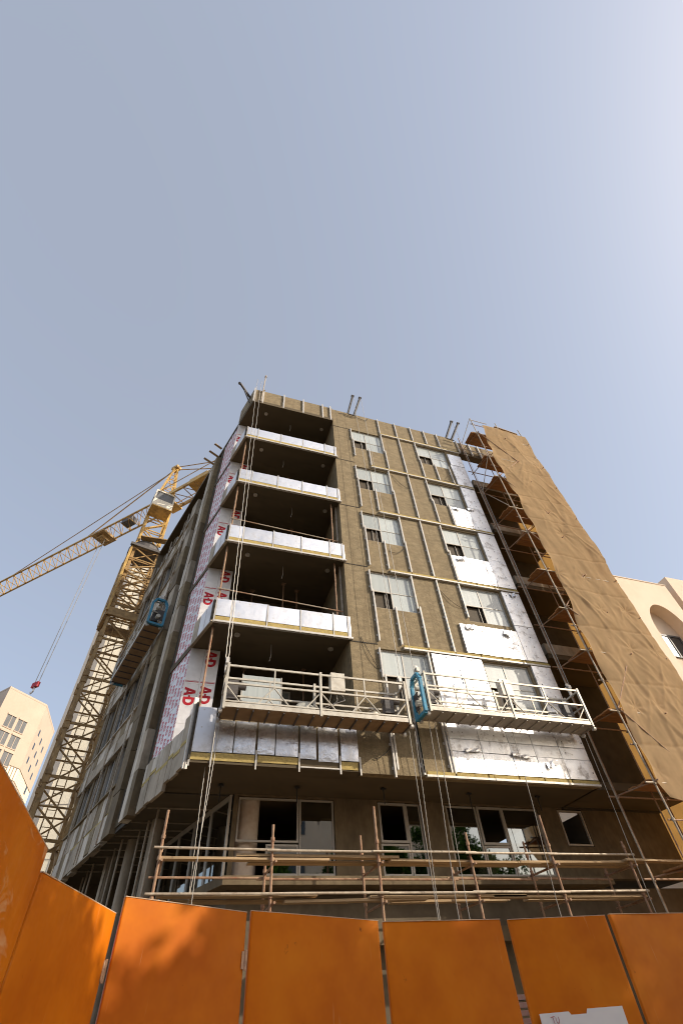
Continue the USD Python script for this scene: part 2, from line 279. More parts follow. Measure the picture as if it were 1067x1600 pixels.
# inner walls
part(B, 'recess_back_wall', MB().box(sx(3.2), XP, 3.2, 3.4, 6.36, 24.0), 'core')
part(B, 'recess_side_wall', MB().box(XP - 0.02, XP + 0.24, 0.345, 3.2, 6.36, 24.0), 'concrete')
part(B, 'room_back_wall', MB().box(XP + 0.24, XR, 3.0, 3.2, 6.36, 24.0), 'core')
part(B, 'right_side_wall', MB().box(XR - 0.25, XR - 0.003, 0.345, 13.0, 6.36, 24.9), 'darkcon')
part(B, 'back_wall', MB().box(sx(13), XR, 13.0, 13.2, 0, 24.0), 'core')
# front insulation: balcony bands
XS = [0.25, 0.76, 1.87, 2.95, 4.06, 4.56, 4.68]
def board(parent, x0, x1, z0, z1, matn='foil', y0=0.0, y1=0.075, name='foil_board'):
    """insulation board with soft, slightly puffed foil face"""
    nx, nz = max(4, int((x1 - x0) / 0.09)), max(4, int((z1 - z0) / 0.09))
    X, Z = np.meshgrid(np.linspace(x0 + 0.004, x1 - 0.004, nx), np.linspace(z0 + 0.004, z1 - 0.004, nz))
    u, w = np.minimum(X - x0, x1 - X), np.minimum(Z - z0, z1 - Z); e = np.minimum(u, w)
    tilt = RNG.normal(0, 0.007, 2)
    Y = y0 + 0.010 * np.exp(-e / 0.02) + tilt[0] * (X - (x0 + x1) / 2) + tilt[1] * (Z - (z0 + z1) / 2)
    Y += 0.016 * (meshkit.fbm(np.stack([X * 3.1, Z * 3.1, X * 0 + x0 * 9 + z0 * 5], -1), 3, 5) - 0.5)
    # fixing dimples
    for fx in np.arange(x0 + 0.18, x1 - 0.05, 0.36):
        for fz in np.arange(z0 + 0.18, z1 - 0.05, 0.42):
            Y += 0.014 * np.exp(-((X - fx) ** 2 + (Z - fz) ** 2) / 0.0028)
    P = np.stack([X, Y, Z], -1).reshape(-1, 3); mb = MB()
    idx = np.arange(nx * nz).reshape(nz, nx)
    F = np.stack([idx[:-1, :-1], idx[:-1, 1:], idx[1:, 1:], idx[1:, :-1]], -1).reshape(-1, 4)
    mb.add(P, F)
    ring = np.r_[idx[0, :], idx[1:, -1], idx[-1, -2::-1], idx[-2:0:-1, 0]]
    R0 = P[ring]; R1 = R0.copy(); R1[:, 1] = y1; n = len(ring)
    mb.add(np.vstack([R0, R1]), [(i, n + i, n + (i + 1) % n, (i + 1) % n) for i in range(n)])
    bp = part(parent, name, mb, matn, smooth=35); fx_ = MB()
    for fx in np.arange(x0 + 0.18, x1 - 0.05, 0.36):
        for fz in np.arange(z0 + 0.18, z1 - 0.05, 0.42):
            if RNG.random() < .85:
                p = V3(fx + RNG.normal(0, .015), y0 + .004, fz + RNG.normal(0, .015)); fx_.tube(p + V3(0, .012, 0), p, .022, 7)
    if not fx_.empty(): part(bp, 'fixings', fx_, 'motor' if matn == 'foil' else 'steel', kind='stuff')
    return bp
def band(zb, zt, matn, splits=XS, kind='band'):
    for a, b in zip(splits[:-1], splits[1:]):
        j = RNG.normal(0, 0.015)
        board(B, a + 0.02, b - 0.02, zb + 0.22 if b - a > 0.2 else zb + 0.05, zt + j, matn)
        if b - a > 0.2: part(B, 'wool_strip', MB().box(a + 0.03, b - 0.03, 0.002, 0.07, zb + 0.03, zb + 0.205 + RNG.uniform(-.01, .01)), 'wool')
    for a in splits[:-1]:
        part(B, 'board_trim', MB().box(a - 0.018, a + 0.018, -0.012, 0.0, zb - 0.03, zt + RNG.uniform(-.02, .05)), 'steel')
    part(B, 'edge_angle', MB().box(XL - 0.02, splits[-1] + 0.03, -0.02, 0.075, zb - 0.012, zb + 0.02).box(XL - 0.02, splits[-1] + 0.03, -0.02, -0.008, zb + 0.02, zb + 0.05), 'steel')
for i in range(1, 5):
    zb = LEV[i]
    part(B, 'balcony_parapet', MB().box(XL + 0.02, XP + 0.04, 0.08, 0.2, zb + 0.2, zb + 0.84), 'concrete')
    pb = MB(); lbox(pb, 0.1, 1.6, -0.14, -0.02, zb + 0.2, zb + 0.84); part(B, 'balcony_parapet', pb, 'concrete')
    band(zb, zb + 0.86, 'foil_clean')
    # slanted side of the balcony
    for k, (a, b) in enumerate(((0.16, 0.62), (0.66, 1.12), (1.16, 1.64))):
        sb = MB(); lbox(sb, a, b, -0.02, 0.055, zb + 0.02, zb + 0.86 + RNG.uniform(-.02, .02)); part(B, 'side_board', sb, 'foil_wall' if k < 2 else 'greycon')
    part(B, 'wool_strip', lbox(MB(), 0.05, 0.14, -0.02, 0.07, zb + 0.02, zb + 0.82), 'darkcon')
    part(B, 'edge_angle', lbox(MB(), 0.0, 1.66, -0.02, 0.075, zb - 0.03, zb + 0.012), 'greycon')
# lowest band, boards of different height
part(B, 'balcony_parapet', MB().box(XL + 0.02, XP, 0.08, 0.2, 6.36, 7.3), 'concrete')
for (a, b, z0, z1) in ((0.27, 0.75, 6.38, 7.5), (0.79, 1.26, 6.4, 7.2), (1.28, 1.82, 6.4, 7.2), (1.87, 2.32, 6.41, 7.2), (2.34, 2.93, 6.4, 7.2), (2.98, 3.42, 6.37, 7.22), (3.47, 4.02, 6.33, 7.22), (4.09, 4.58, 6.38, 7.24)):
    board(B, a, b, z0, z1, 'foil_clean' if a < .7 else 'foil_shiny')
for (a, b, z0, z1) in ((0.27, 0.75, 6.2, 6.36), (0.79, 1.82, 6.2, 6.38), (1.9, 2.93, 6.22, 6.38), (4.09, 4.54, 6.17, 6.36)):
    part(B, 'wool_strip', MB().box(a, b, 0.002, 0.07, z0, z1), 'wool')
part(B, 'edge_angle', MB().box(3.0, 4.05, 0.0, 0.07, 6.16, 6.19).box(3.0, 4.05, 0.05, 0.06, 6.19, 6.31), 'steel')
for x in (0.26, 0.77, 1.86, 2.96, 4.06, 4.61):
    part(B, 'board_trim', MB().box(x - 0.02, x + 0.02, -0.012, 0.0, 6.05, 6.5 if x > 0.9 else 7.2), 'steel')
# roof parapet over the balconies
part(B, 'roof_parapet', MB().box(XL + 0.02, XP, 0.07, 0.25, 24.07, 25.3), 'concrete')
part(B, 'roof_parapet', lbox(MB(), 0.05, 1.7, -0.2, 0.0, 24.07, 25.3), 'concrete')
for x in (0.27, 0.75, 1.87, 2.95, 4.05, 4.5):
    part(B, 'upright_rail', MB().box(x - 0.035, x + 0.035, -0.01, 0.068, 23.9, 25.36), 'steel')
# rails on the bare part of the wall
def vrail(x, z0, z1, w=0.05):
    mb = MB().box(x - w / 2, x + w / 2, 0.0, 0.012, z0, z1).box(x - w / 2, x - w / 2 + 0.012, 0.012, 0.079, z0, z1)
    for z in np.arange(z0 + 0.2, z1 - 0.1, 0.62): mb.box(x - w / 2 - 0.045, x - w / 2 - 0.002, 0.055, 0.079, z, z + 0.07)
    part(B, 'upright_rail', mb, 'steel')
for x in (7.33, 8.38, 9.36, 10.23, 11.07): vrail(x, 23.7 if x < 9 else 23.78, 25.22)
for i, zt in enumerate(WTOP):
    zr0 = RAILZ[i]; j = lambda: RNG.normal(0, 0.012)
    vrail(5.59 + j(), zt - 1.05, zt - 0.02); vrail(5.66 + j(), zr0 + 0.12 + (0.5 if i == 4 else 0), zt - 0.95)
    vrail(7.35 + j(), zt - 1.55, zt + 0.08); vrail(7.41 + j(), zr0 + 0.1, zt - 1.45)
    vrail(6.46 + j(), zr0 + 0.08, zt - 1.62)
    if i: vrail(8.4 + j(), zr0 + 0.06, RAILZ[i + 1] - 0.03)
    vrail(9.38 + j(), zt - 1.6, zt + 0.06) if i else None
    if i >= 2: vrail(9.44 + j(), zr0 + 0.08, zt - 1.5)
    if i >= 3: vrail(10.26 + j(), zr0 + 0.08, zt - 1.65)
    if i == 4: vrail(11.1, zr0 + 0.08, zt - 1.6)
vrail(5.6, 6.06, 7.6); vrail(6.45, 6.16, 8.2); vrail(7.3, 6.2, 8.3)
# horizontal rails with the cut edge of the wool on top
def hrail(x0, x1, z):
    xs = [x0] + [x for x in (7.38, 8.4, 9.4, 10.25, 11.2) if x0 + 0.2 < x < x1 - 0.2] + [x1]
    for a, b in zip(xs[:-1], xs[1:]):
        part(B, 'wool_strip', MB().box(a + 0.03, b - 0.02, -0.012, 0.079, z - 0.055 + RNG.normal(0, .008), z + 0.055), 'wool')
    part(B, 'cross_rail', MB().box(x0, x1, -0.02, 0.079, z - 0.085, z - 0.068).box(x0, x1, -0.02, -0.013, z - 0.068, z - 0.03), 'steel')
hrail(7.3, 12.2, 23.65); hrail(6.44, 12.2, 20.32); hrail(6.46, 12.2, 16.92); hrail(6.48, 12.2, 13.47); hrail(6.48, 12.2, 10.1)
hrail(6.5, 12.2, 6.2)
for x in np.arange(1.0, 12.0, 0.37):
    pass
# foil boards on the right half of the wall
FB = [(11.34, 12.19, 22.2, 23.25), (11.3, 12.19, 20.42, 22.2), (11.34, 12.19, 18.6, 20.2), (11.3, 12.19, 17.02, 18.6), (10.3, 11.3, 17.02, 18.36),
      (11.32, 12.19, 15.1, 16.8), (11.32, 12.19, 13.58, 15.1), (9.5, 10.3, 13.58, 14.98), (10.3, 11.32, 13.58, 14.98),
      (11.33, 12.19, 11.7, 13.35), (11.33, 12.19, 10.2, 11.7), (8.9, 9.9, 10.2, 11.42), (9.9, 11.33, 10.2, 11.42),
      (7.46, 8.4, 8.9, 10.0), (8.4, 9.38, 8.9, 10.0), (7.46, 8.4, 7.75, 8.9), (8.4, 9.38, 7.75, 8.9), (11.36, 12.19, 8.7, 10.0), (11.36, 12.19, 7.5, 8.7), (9.4, 11.36, 7.5, 8.2)]
xs = [7.36, 8.42, 9.42, 10.26, 11.2, 12.2]
for a, b in zip(xs[:-1], xs[1:]):
    FB += [(a, b, 6.28, 6.85), (a, b, 6.85, 7.2), (a, b, 7.2, 7.8 if a < 9.4 else 7.55)]
for (a, b, z0, z1) in FB:
    o = RNG.uniform(0, 0.012); board(B, a + .004, b - .004, z0 + .004, z1 - .004, 'foil', y0=o)
# bright slivers of foil hanging at the torn boards
# windows
def window(a, b, zt, open_left=True):
    zb, zm, xm = zt - 1.70, zt - 0.90, a + (b - a) * 0.455
    w = part(B, 'window_frame', MB().box(a, b, 0.15, 0.2, zt - 0.05, zt).box(a, b, 0.15, 0.2, zb, zb + 0.04).box(a, a + 0.04, 0.15, 0.2, zb + 0.04, zt - 0.05).box(b - 0.04, b, 0.15, 0.2, zb + 0.04, zt - 0.05)
             .box(xm - 0.02, xm + 0.02, 0.152, 0.198, zb + 0.04, zt - 0.05).box(a + 0.04, xm - 0.02, 0.154, 0.196, zm - 0.02, zm + 0.02).box(xm + 0.02, b - 0.04, 0.154, 0.196, zm - 0.012, zm + 0.012), 'frame')
    for (p0, p1, q0, q1) in ((a + .04, xm - .02, zm + .02, zt - .05), (xm + .02, b - .04, zm + .012, zt - .05), (xm + .02, b - .04, zb + .04, zm - .012)):
        part(w, 'pane', MB().box(p0, p1, 0.17, 0.18, q0, q1), 'film')
    part(w, 'opening_board', MB().box(a + .04, xm - .02, 0.26, 0.27, zb + .04, zm - .02), 'dim_room')  # added sheet, its brown paints the dim interior behind the opening
    xb = a + (xm - a) * RNG.uniform(0.5, 0.85)
    part(w, 'sash', MB().box(xb, xb + 0.016, 0.21, 0.25, zb + .04, zm - .02), 'frame')
    part(B, 'window_sill', MB().box(a, b, 0.085, 0.15, zb - 0.02, zb - 0.002), 'greycon')
for a, b in WX:
    for zt in WTOP: window(a, b, zt)
# small wires and hooks on the front wall
part(B, 'down_pipe', MB().tube((4.56, 0.42, 10.4), (4.56, 0.42, 17.05), 0.045, 8), 'galvtube')
part(B, 'roof_wire', MB().path([V3(5.0, 0.06, 24.9), V3(5.3, 0.05, 24.97), V3(5.6, 0.03, 24.86), V3(6.1, 0.03, 24.85), V3(6.6, 0.05, 24.78), V3(6.75, 0.06, 25.1)], 0.012, 5), 'black')
# walls with big red letters beside the balconies
def fat_ad():
    A = Polygon([(0, 0), (.25, 0), (.3, .2), (.52, .2), (.57, 0), (.82, 0), (.54, 1), (.28, 1)], [[(.35, .4), (.47, .4), (.41, .7)]])
    th = np.linspace(-math.pi / 2, math.pi / 2, 10)
    D = Polygon([(.92, 0)] + [(1.25 + .45 * math.cos(a), .5 + .5 * math.sin(a)) for a in th] + [(.92, 1)], [[(1.15, .25)] + [(1.25 + .2 * math.cos(a), .5 + .26 * math.sin(a)) for a in th] + [(1.15, .75)]])
    D = D.union(sbox(.76, .42, 1.0, .6)); ms = [trimesh.creation.extrude_polygon(g, 1, engine='earcut') for g in (A, D)]
    m = trimesh.util.concatenate(ms); return m.vertices.copy(), m.faces.copy()
AD_V, AD_F = fat_ad()
def letters(origin, U, Vv, N, h, text='AD'):
    if text == 'AD':
        v = AD_V * np.array([h, h, 0.002]); return MB().add(np.asarray(origin) + np.outer(v[:, 0], U) + np.outer(v[:, 1], Vv) + np.outer(v[:, 2], N), AD_F)
    t = meshkit.text_mesh(text, h, 0.002, bold=True); v = t.vertices
    return MB().add(np.asarray(origin) + np.outer(v[:, 0], U) + np.outer(v[:, 1], Vv) + np.outer(v[:, 2], N), t.faces)
for i in range(5):
    z0, z1 = LEV[i] + 0.23, LEV[i + 1] - 0.002
    part(B, 'return_wall', MB().box(sx(1.66) + 0.02, 0.66, 1.66, 1.95, z0, z1), 'core')
    zs = [z0, z0 + (z1 - z0) * 0.36, z0 + (z1 - z0) * 0.68, z1 - 0.01]
    for k, (a, b) in enumerate(zip(zs[:-1], zs[1:])):
        for (x0, x1) in ((sx(1.6) + 0.0, 0.2), (0.2, 0.68)):
            bp = part(B, 'printed_board', MB().box(x0 + .003, x1 - .003, 1.6, 1.655, a + .003, b - .003), 'foil_wall')
            hh = min(0.33, (x1 - x0) * 0.8)
            if k == 2 and x0 > 0.1 or k == 1 and x0 < 0.1 or k == 1 and x0 > 0.1:
                off = 0.02 if x0 > 0.1 else 0.1
                lm = letters((x0 + 0.06, 1.5985, b - off - 0.02), V3(0, 0, -1), V3(1, 0, 0), V3(0, -1, 0), hh)
                vv, ff = lm.mesh(); vv = vv.copy(); zmin = a + 0.02
                if vv[:, 2].min() < zmin: vv[:, 2] = b - 0.12 - (b - 0.12 - vv[:, 2]) * (b - 0.12 - zmin) / (b - 0.12 - vv[:, 2].min())
                lm2 = MB().add(vv, ff)
                part(bp, 'printed_letters', lm2, 'red')
            if k == 2:
                part(bp, 'printed_line', MB().box(x0 + .03, x1 - .02, 1.598, 1.5995, a + 0.05, a + 0.075).box(x0 + .03, x1 - .02, 1.598, 1.5995, a + 0.09, a + 0.10), 'red')
# printed boards on the slanted face
part(B, 'slanted_wall', lbox(MB(), 1.66, 13.6, -0.4, -0.12, 6.36, 21.7), 'core')
part(B, 'slanted_wall', lbox(MB(), 1.66, 4.4, -0.4, -0.12, 21.7, 23.85), 'core')
nrow = 14; zz = np.linspace(7.22, 23.7, nrow + 1); ss = [1.67, 2.28, 2.89, 3.5]
for r in range(nrow):
    for c in range(3):
        a, b, z0, z1 = ss[c] + .003, ss[c + 1] - .003, zz[r] + .003, zz[r + 1] - .003
        o = RNG.uniform(-0.006, 0.006)
        bp = part(B, 'printed_board', lbox(MB(), a, b, -0.11, -0.04 + o, z0, z1), 'foil_wall')
        lm = MB()
        for q2 in range(3):
            for q3 in range(2):
                t = letters(LP(a + 0.27 + 0.29 * q3, -0.0385 + o, z1 - 0.04 - 0.37 * q2 - .14 * q3), V3(0, 0, -1), -LU, LN, 0.18)
                v, f = t.mesh(); v = v[:, :]; lm.add(v, f)
        lbox(lm, a + .03, b - .03, -0.0388 + o, -0.038 + o, z0 + 0.01, z0 + 0.02)
        part(bp, 'printed_letters', lm, 'red_faded')
# lowest band of the slanted face: ragged boards
s = 0.12; k = 0
while s < 3.4:
    w = RNG.uniform(0.32, 0.5); e = min(s + w, 3.42); d = RNG.uniform(-.08, .08); lo = 6.14 - 0.05 - (0.14 if s > 1.3 else 0) + d * 0.5
    part(B, 'side_board', lbox(MB(), s + .004, e - .004, -0.02, 0.06 + RNG.uniform(-.01, .015), lo, 6.62 + d), 'greycon')
    part(B, 'side_board', lbox(MB(), s + .004, e - .004, -0.02, 0.05 + RNG.uniform(-.01, .015), 6.72 + d, 7.15 + RNG.uniform(-.05, .05) + (0.25 if s < 0.5 else 0)), 'paleboard' if k % 3 else 'greycon')
    part(B, 'wool_strip', lbox(MB(), s + .01, e - .01, -0.02, 0.065, 6.625 + d, 6.715 + d), 'wool')
    s = e; k += 1
part(B, 'slanted_edge_beam', lbox(MB(), 0.1, 13.5, -0.3, -0.03, 6.38, 7.2), 'darkcon')
part(B, 'corner_trim', lbox(MB(), 0.06, 0.115, -0.02, 0.09, 6.0, 7.75), 'steel')
part(B, 'corner_post', lbox(MB(), -0.03, 0.05, -0.02, 0.03, 6.2, 7.6), 'darkcon')
# strips and pilasters of the slanted face
def lpart(name, m_, *a):
    if m_ == 'greycon_': return part(B, name, lbox(MB(), *a), 'greycon')
    if m_ == 'greycon': m_ = ('greycon', 'greycon', 'paleboard', 'paleboard', 'concrete')[int(RNG.integers(0, 5))]
    return part(B, name, lbox(MB(), *a), m_)
lpart('recess_strip', 'darkcon', 3.5, 3.82, -0.118, -0.06, 6.1, 23.7)
zz2 = np.arange(6.0, 23.4, 1.2)
for z in zz2:
    lpart('pilaster_board', ('greycon_', 'shadecon', 'concrete')[int(RNG.integers(0, 3))], 3.84, 4.22, -0.1, 0.16 + RNG.uniform(-.015, .015), z + .006, min(z + 1.194, 23.4))
    lpart('pilaster_board', 'paleboard', 4.23, 4.62, -0.1, 0.16 + RNG.uniform(-.015, .015), z + .006, min(z + 1.194, 22.6))
    if z < 20.5: lpart('recess_board', 'darkcon', 4.66, 5.66, -0.118, -0.05 + RNG.uniform(-.01, .01), z + .006, min(z + 1.194, 21.8))
    if z < 20.5: lpart('pilaster_board', ('greycon_', 'shadecon', 'concrete')[int(RNG.integers(0, 3))], 5.7, 6.5, -0.1, 0.12 + RNG.uniform(-.02, .02), z + .006, min(z + 1.19, 21.8))
for k, (za, zb_) in enumerate(((5.95, 7.55), (9.2, 10.25), (12.6, 13.7), (16.0, 17.1), (19.3, 20.4))):
    s = 6.52
    while s < 13.4:
        e = min(s + RNG.uniform(0.5, 0.75), 13.5); dz = RNG.uniform(-.05, .05)
        zm = (za + zb_) / 2
        lpart('spandrel_board', 'greycon', s + .006, e - .006, -0.1, 0.10 + RNG.uniform(-.03, .03), za + dz + (RNG.uniform(-.1, .1) if k == 0 else 0), zm - .04)
        lpart('spandrel_board', 'greycon', s + .006, e - .006, -0.1, 0.08 + RNG.uniform(-.03, .02), zm + .04, zb_ + dz)
        s = e
    lpart('wool_strip', 'wool' if k < 1 else 'greycon', 6.54, 13.4, -0.1, 0.075, zm - .035, zm + .035)
    top = (9.2, 12.6, 16.0, 19.3, 21.8)[k]
    bays = (6.55, 7.7, 8.0, 9.3, 9.55, 11.0, 11.25, 12.5)
    for a, b in zip(bays[::2], bays[1::2]):
        w = lpart('window_frame', 'frame', a, a + 0.06, -0.1, -0.03, zb_, top); lpart('window_frame', 'frame', b - 0.06, b, -0.1, -0.03, zb_, top)
        part(w, 'pane', lbox(MB(), a + .06, b - .06, -0.118, -0.1, zb_, top), 'darkglass')
        if k % 2 == 0: lpart('window_frame', 'frame', (a + b) / 2 - .03, (a + b) / 2 + .03, -0.1, -0.05, zb_, top)
    for a, b in list(zip(bays[1::2], bays[2::2])) + [(12.55, 13.05), (13.07, 13.5)]:
        lpart('pier_board', 'shadecon', a + .01, b - .01, -0.1, 0.03 + RNG.uniform(-.03, .04), zb_ + .06, top - .06)
    lpart('ledge', 'greycon', 6.5, 13.45, 0.0, 0.14, zb_ - .0, zb_ + .05)
    lpart('ledge', 'greycon', 6.5, 13.45, 0.0, 0.12, za - .06, za - .02)
for s in (4.4, 6.9, 9.5, 12.2): lpart('upright_rail', 'galvtube', s, s + 0.06, 0.11, 0.16, 6.0, 21.5)
# soffit joints
for s in (2.2, 3.5, 4.9, 5.7, 6.4, 7.2, 8.1, 9.0, 10.1, 11.2):
    a = LP(s, -0.1, 6.13); L = 3.0
    part(B, 'soffit_trim', MB().box(a[0] + 0.15, a[0] + 0.15 + L, a[1] - .02, a[1] + .02, 6.112, 6.137), 'greycon' if s > 3 else 'darkcon')
for x, y in ((1.2, 1.3), (3.2, 1.2), (5.6, 1.0), (8.3, 1.05), (10.6, 1.0)):
    part(B, 'hanger_rod', MB().tube((x, y, 5.72), (x, y, 6.13), 0.014, 6).box(x - .07, x + .07, y - .04, y + .04, 6.08, 6.11), 'black')
# recessed ground storey
zs0 = 4.32
wins = [(1.78, 4.48), (5.79, 7.16), (7.98, 11.25), (11.98, 12.95)]
outer = sbox(1.66, 4.3, 16.2, 6.14)
for a, b in wins: outer = outer.difference(sbox(a, zs0 + 0.02 if a < 11.5 else 5.1, b, 6.1))
m = trimesh.creation.extrude_polygon(outer, 0.24, engine='earcut'); v = m.vertices.copy(); m.vertices = np.c_[v[:, 0], 2.26 - v[:, 2], v[:, 1]]
part(B, 'ground_storey_wall', m, 'shadecon')  # shade under the overhang is partly in this darker wall colour
part(B, 'sill_slab', MB().poly([(1.55, 1.72), (12.9, 1.72), (12.9, 2.5), (-0.1, 7.1), (-0.35, 7.1)], 4.12, 4.298), 'shadecon')
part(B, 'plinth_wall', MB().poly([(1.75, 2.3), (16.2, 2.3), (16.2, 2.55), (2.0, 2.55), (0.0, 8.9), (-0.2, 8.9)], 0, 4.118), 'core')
part(B, 'plinth_ledge', MB().box(4.9, 9.6, 1.9, 2.298, 3.0, 3.3), 'shadecon')
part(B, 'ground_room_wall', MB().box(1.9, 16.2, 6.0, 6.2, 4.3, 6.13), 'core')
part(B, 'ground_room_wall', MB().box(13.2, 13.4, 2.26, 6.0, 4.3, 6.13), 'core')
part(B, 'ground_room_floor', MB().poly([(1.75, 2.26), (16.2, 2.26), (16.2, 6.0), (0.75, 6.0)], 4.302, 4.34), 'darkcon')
def gframe(a, b, z0, z1, y=2.06, t=0.045, glass='glass', name='window_frame'):
    w = part(B, name, MB().box(a, b, y, y + .06, z1 - t, z1).box(a, b, y, y + .06, z0, z0 + t).box(a, a + t, y, y + .06, z0 + t, z1 - t).box(b - t, b, y, y + .06, z0 + t, z1 - t), 'frame')
    if glass: part(w, 'pane', MB().box(a + t, b - t, y + .025, y + .035, z0 + t, z1 - t), glass)
    return w
gframe(1.8, 3.46, 5.06, 6.08, glass=None); gframe(2.6, 3.46, 4.36, 5.02); gframe(3.48, 4.46, 4.36, 6.08)
gframe(5.81, 6.66, 4.36, 5.08); gframe(5.81, 6.66, 5.1, 6.08, 2.03, 0.06, None); gframe(6.68, 7.14, 4.36, 6.08)
gframe(8.0, 9.02, 4.36, 6.08); gframe(9.04, 9.92, 5.1, 6.08, 2.03, 0.06, None); gframe(9.04, 9.92, 4.36, 5.08); gframe(9.94, 11.23, 4.36, 6.08)
gframe(12.0, 12.93, 5.12, 6.08, 2.03, 0.05, None)
part(B, 'round_column', MB().tube((2.1, 2.52, 4.34), (2.1, 2.52, 6.14), 0.34, 28), 'column', smooth=40)
# angled glazing going back on the left
A0, A1 = V3(1.62, 2.02, 0), V3(-0.55, 9.5, 0); AU = (A1 - A0) / np.linalg.norm(A1 - A0); AN = V3(-AU[1], AU[0], 0)
def abox(mb, s0, s1, o0, o1, z0, z1):
    P = lambda s, o, z: A0 + AU * s + AN * o + V3(0, 0, z)
    return mb.hexa([P(s0, o0, z0), P(s0, o1, z0), P(s1, o1, z0), P(s1, o0, z0)][::-1], [P(s0, o0, z1), P(s0, o1, z1), P(s1, o1, z1), P(s1, o0, z1)][::-1])
for k in range(6):
    a = 0.03 + k * 1.25; b = a + 1.24
    w = part(B, 'window_frame', abox(abox(abox(abox(MB(), a, b, 0, .06, 6.0, 6.12), a, b, 0, .06, 4.3, 4.36), a, a + .06, 0, .06, 4.36, 6.0), b - .06, b, 0, .06, 4.36, 6.0), 'frame')
    part(w, 'pane', abox(MB(), a + .06, b - .06, .025, .035, 4.36, 6.0), 'glass')
for s in (2.4, 4.6, 6.9):
    P = LP(s + 2, -0.9, 0); part(B, 'round_column', MB().tube((P[0], P[1], 0), (P[0], P[1], 6.13), 0.17, 16), 'greycon', smooth=40)
for k in range(9):
    P = LP(3.4 + k * 1.05, -0.55 - 0.1 * (k % 3), 0); part(B, 'prop', MB().tube((P[0], P[1], 0), (P[0], P[1], 6.1), 0.03, 8), 'galvtube')
# right-hand bay: open balconies behind the scaffold
part(B, 'bay_slab', MB().box(12.19, 16.2, 0.28, 1.9, 6.14, 6.36), 'soffit')  # added slab, put in to keep the sun off the ground-storey wall
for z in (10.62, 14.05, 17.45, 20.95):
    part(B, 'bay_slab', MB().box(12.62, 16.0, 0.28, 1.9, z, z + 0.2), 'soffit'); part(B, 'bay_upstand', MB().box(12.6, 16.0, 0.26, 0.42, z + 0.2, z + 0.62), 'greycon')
part(B, 'bay_top_beam', MB().box(12.3, 16.0, 0.22, 0.6, 23.95, 24.2), 'soffit'); part(B, 'bay_parapet', MB().box(12.3, 16.0, 0.2, 0.4, 24.2, 25.15), 'concrete')
for x in (12.45, 12.75, 13.3, 13.9): part(B, 'upright_rail', MB().box(x - .03, x + .03, 0.12, 0.197, 23.95, 25.2), 'steel')
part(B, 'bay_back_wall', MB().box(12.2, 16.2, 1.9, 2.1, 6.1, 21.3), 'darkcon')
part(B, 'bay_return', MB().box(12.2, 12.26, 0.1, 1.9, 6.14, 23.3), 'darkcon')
bm = MB(); A = np.linspace(0, math.pi / 2, 9); pts = [(12.3 + 0.9, 0.9 + 0.0)]
arc = [(12.27 + 0.75 * (1 - math.cos(t)), 21.4 + 1.5 * math.sin(t)) for t in A]
g2 = Polygon([(12.27, 21.3)] + [(12.27 + 0.55 * i / 8, 22.9 - 0.9 * (i / 8) ** 2) for i in range(9)] + [(12.85, 21.3)])
m = trimesh.creation.extrude_polygon(g2, 0.25, engine='earcut'); v = m.vertices.copy(); m.vertices = np.c_[v[:, 0], 1.2 - v[:, 2], v[:, 1]]
part(B, 'curved_wall', m, 'core')
# recess doors seen over the parapets
for zb in (LEV[1], LEV[2]):
    for a, b in ((0.9, 2.0), (3.25, 4.5)):
        w = part(B, 'door_frame', MB().box(a, b, 3.14, 3.19, zb + 2.75, zb + 2.82).box(a, a + .06, 3.14, 3.19, zb + .22, zb + 2.75).box(b - .06, b, 3.14, 3.19, zb + .22, zb + 2.75), 'steel')
        part(w, 'door_leaf', MB().box(a + .06, b - .06, 3.15, 3.18, zb + .22, zb + 2.75), 'darkcon')
w = part(B, 'door_frame', MB().box(1.75, 3.35, 3.12, 3.18, 9.72, 9.78).box(1.75, 1.81, 3.12, 3.18, 6.4, 9.72).box(3.29, 3.35, 3.12, 3.18, 6.4, 9.72), 'steel')
part(w, 'pane', MB().box(1.81, 3.29, 3.14, 3.16, 6.4, 9.72), 'film')
# striped edge-protection bars across balcony openings
for i in (1, 2):
    zb = LEV[i]
    for k in range(8):
        a = 0.2 + k * 0.54; part(B, 'guard_bar', MB().tube((a, 0.25, zb + 1.45 - .03 * k), (a + 0.54, 0.25, zb + 1.45 - .03 * (k + 1)), 0.022, 7), 'rust' if k % 3 == 1 else 'galvtube')
    part(B, 'guard_post', MB().tube((4.3, 0.28, zb + .22), (4.3, 0.28, LEV[i + 1]), 0.028, 8), 'rust')
for i in (0, 1, 2, 3):
    zb = LEV[i]; part(B, 'guard_post', MB().tube((0.3, 0.3, zb + .22), (0.28 + 0.0, 0.3, LEV[i + 1]), 0.03, 8), 'rust')

# small fittings in the balconies
for i in range(5):
    zc, zf = LEV[i + 1] - 0.002, LEV[i] + 0.22
    for x, y in ((1.05, .55), (4.15, .7)):
        part(B, 'ceiling_box', MB().tube((x, y, zc - .05), (x, y, zc), .09, 10), 'greycon' if False else 'frame')
    x = 2.2 + .25 * (i % 3); part(B, 'hanging_wire', MB().path([V3(x, .9, zc), V3(x + .02, .92, zc - .35), V3(x - .03, .9, zc - .6)], .012, 5), 'cable')
    for x, y in ((3.6 - .3 * i % 2, 2.2), (1.6, 2.6), (2.7, 1.9))[: 2 + i % 2]:
        part(B, 'prop', MB().tube((x, y, zf), (x, y, zf + 1.9), .035, 8).tube((x, y, zf + 1.9), (x, y, zc), .025, 8).box(x - .08, x + .08, y - .08, y + .08, zc - .012, zc - .002), 'rust')
for k in range(3):
    a = LP(3.5 + .35 * k, .1, 23.72 - .35 * k); part(B, 'projecting_plank', MB().beam(a, a + V3(-.42 - .1 * k, -.2, .06 + .05 * k), .12, .035), 'plank')
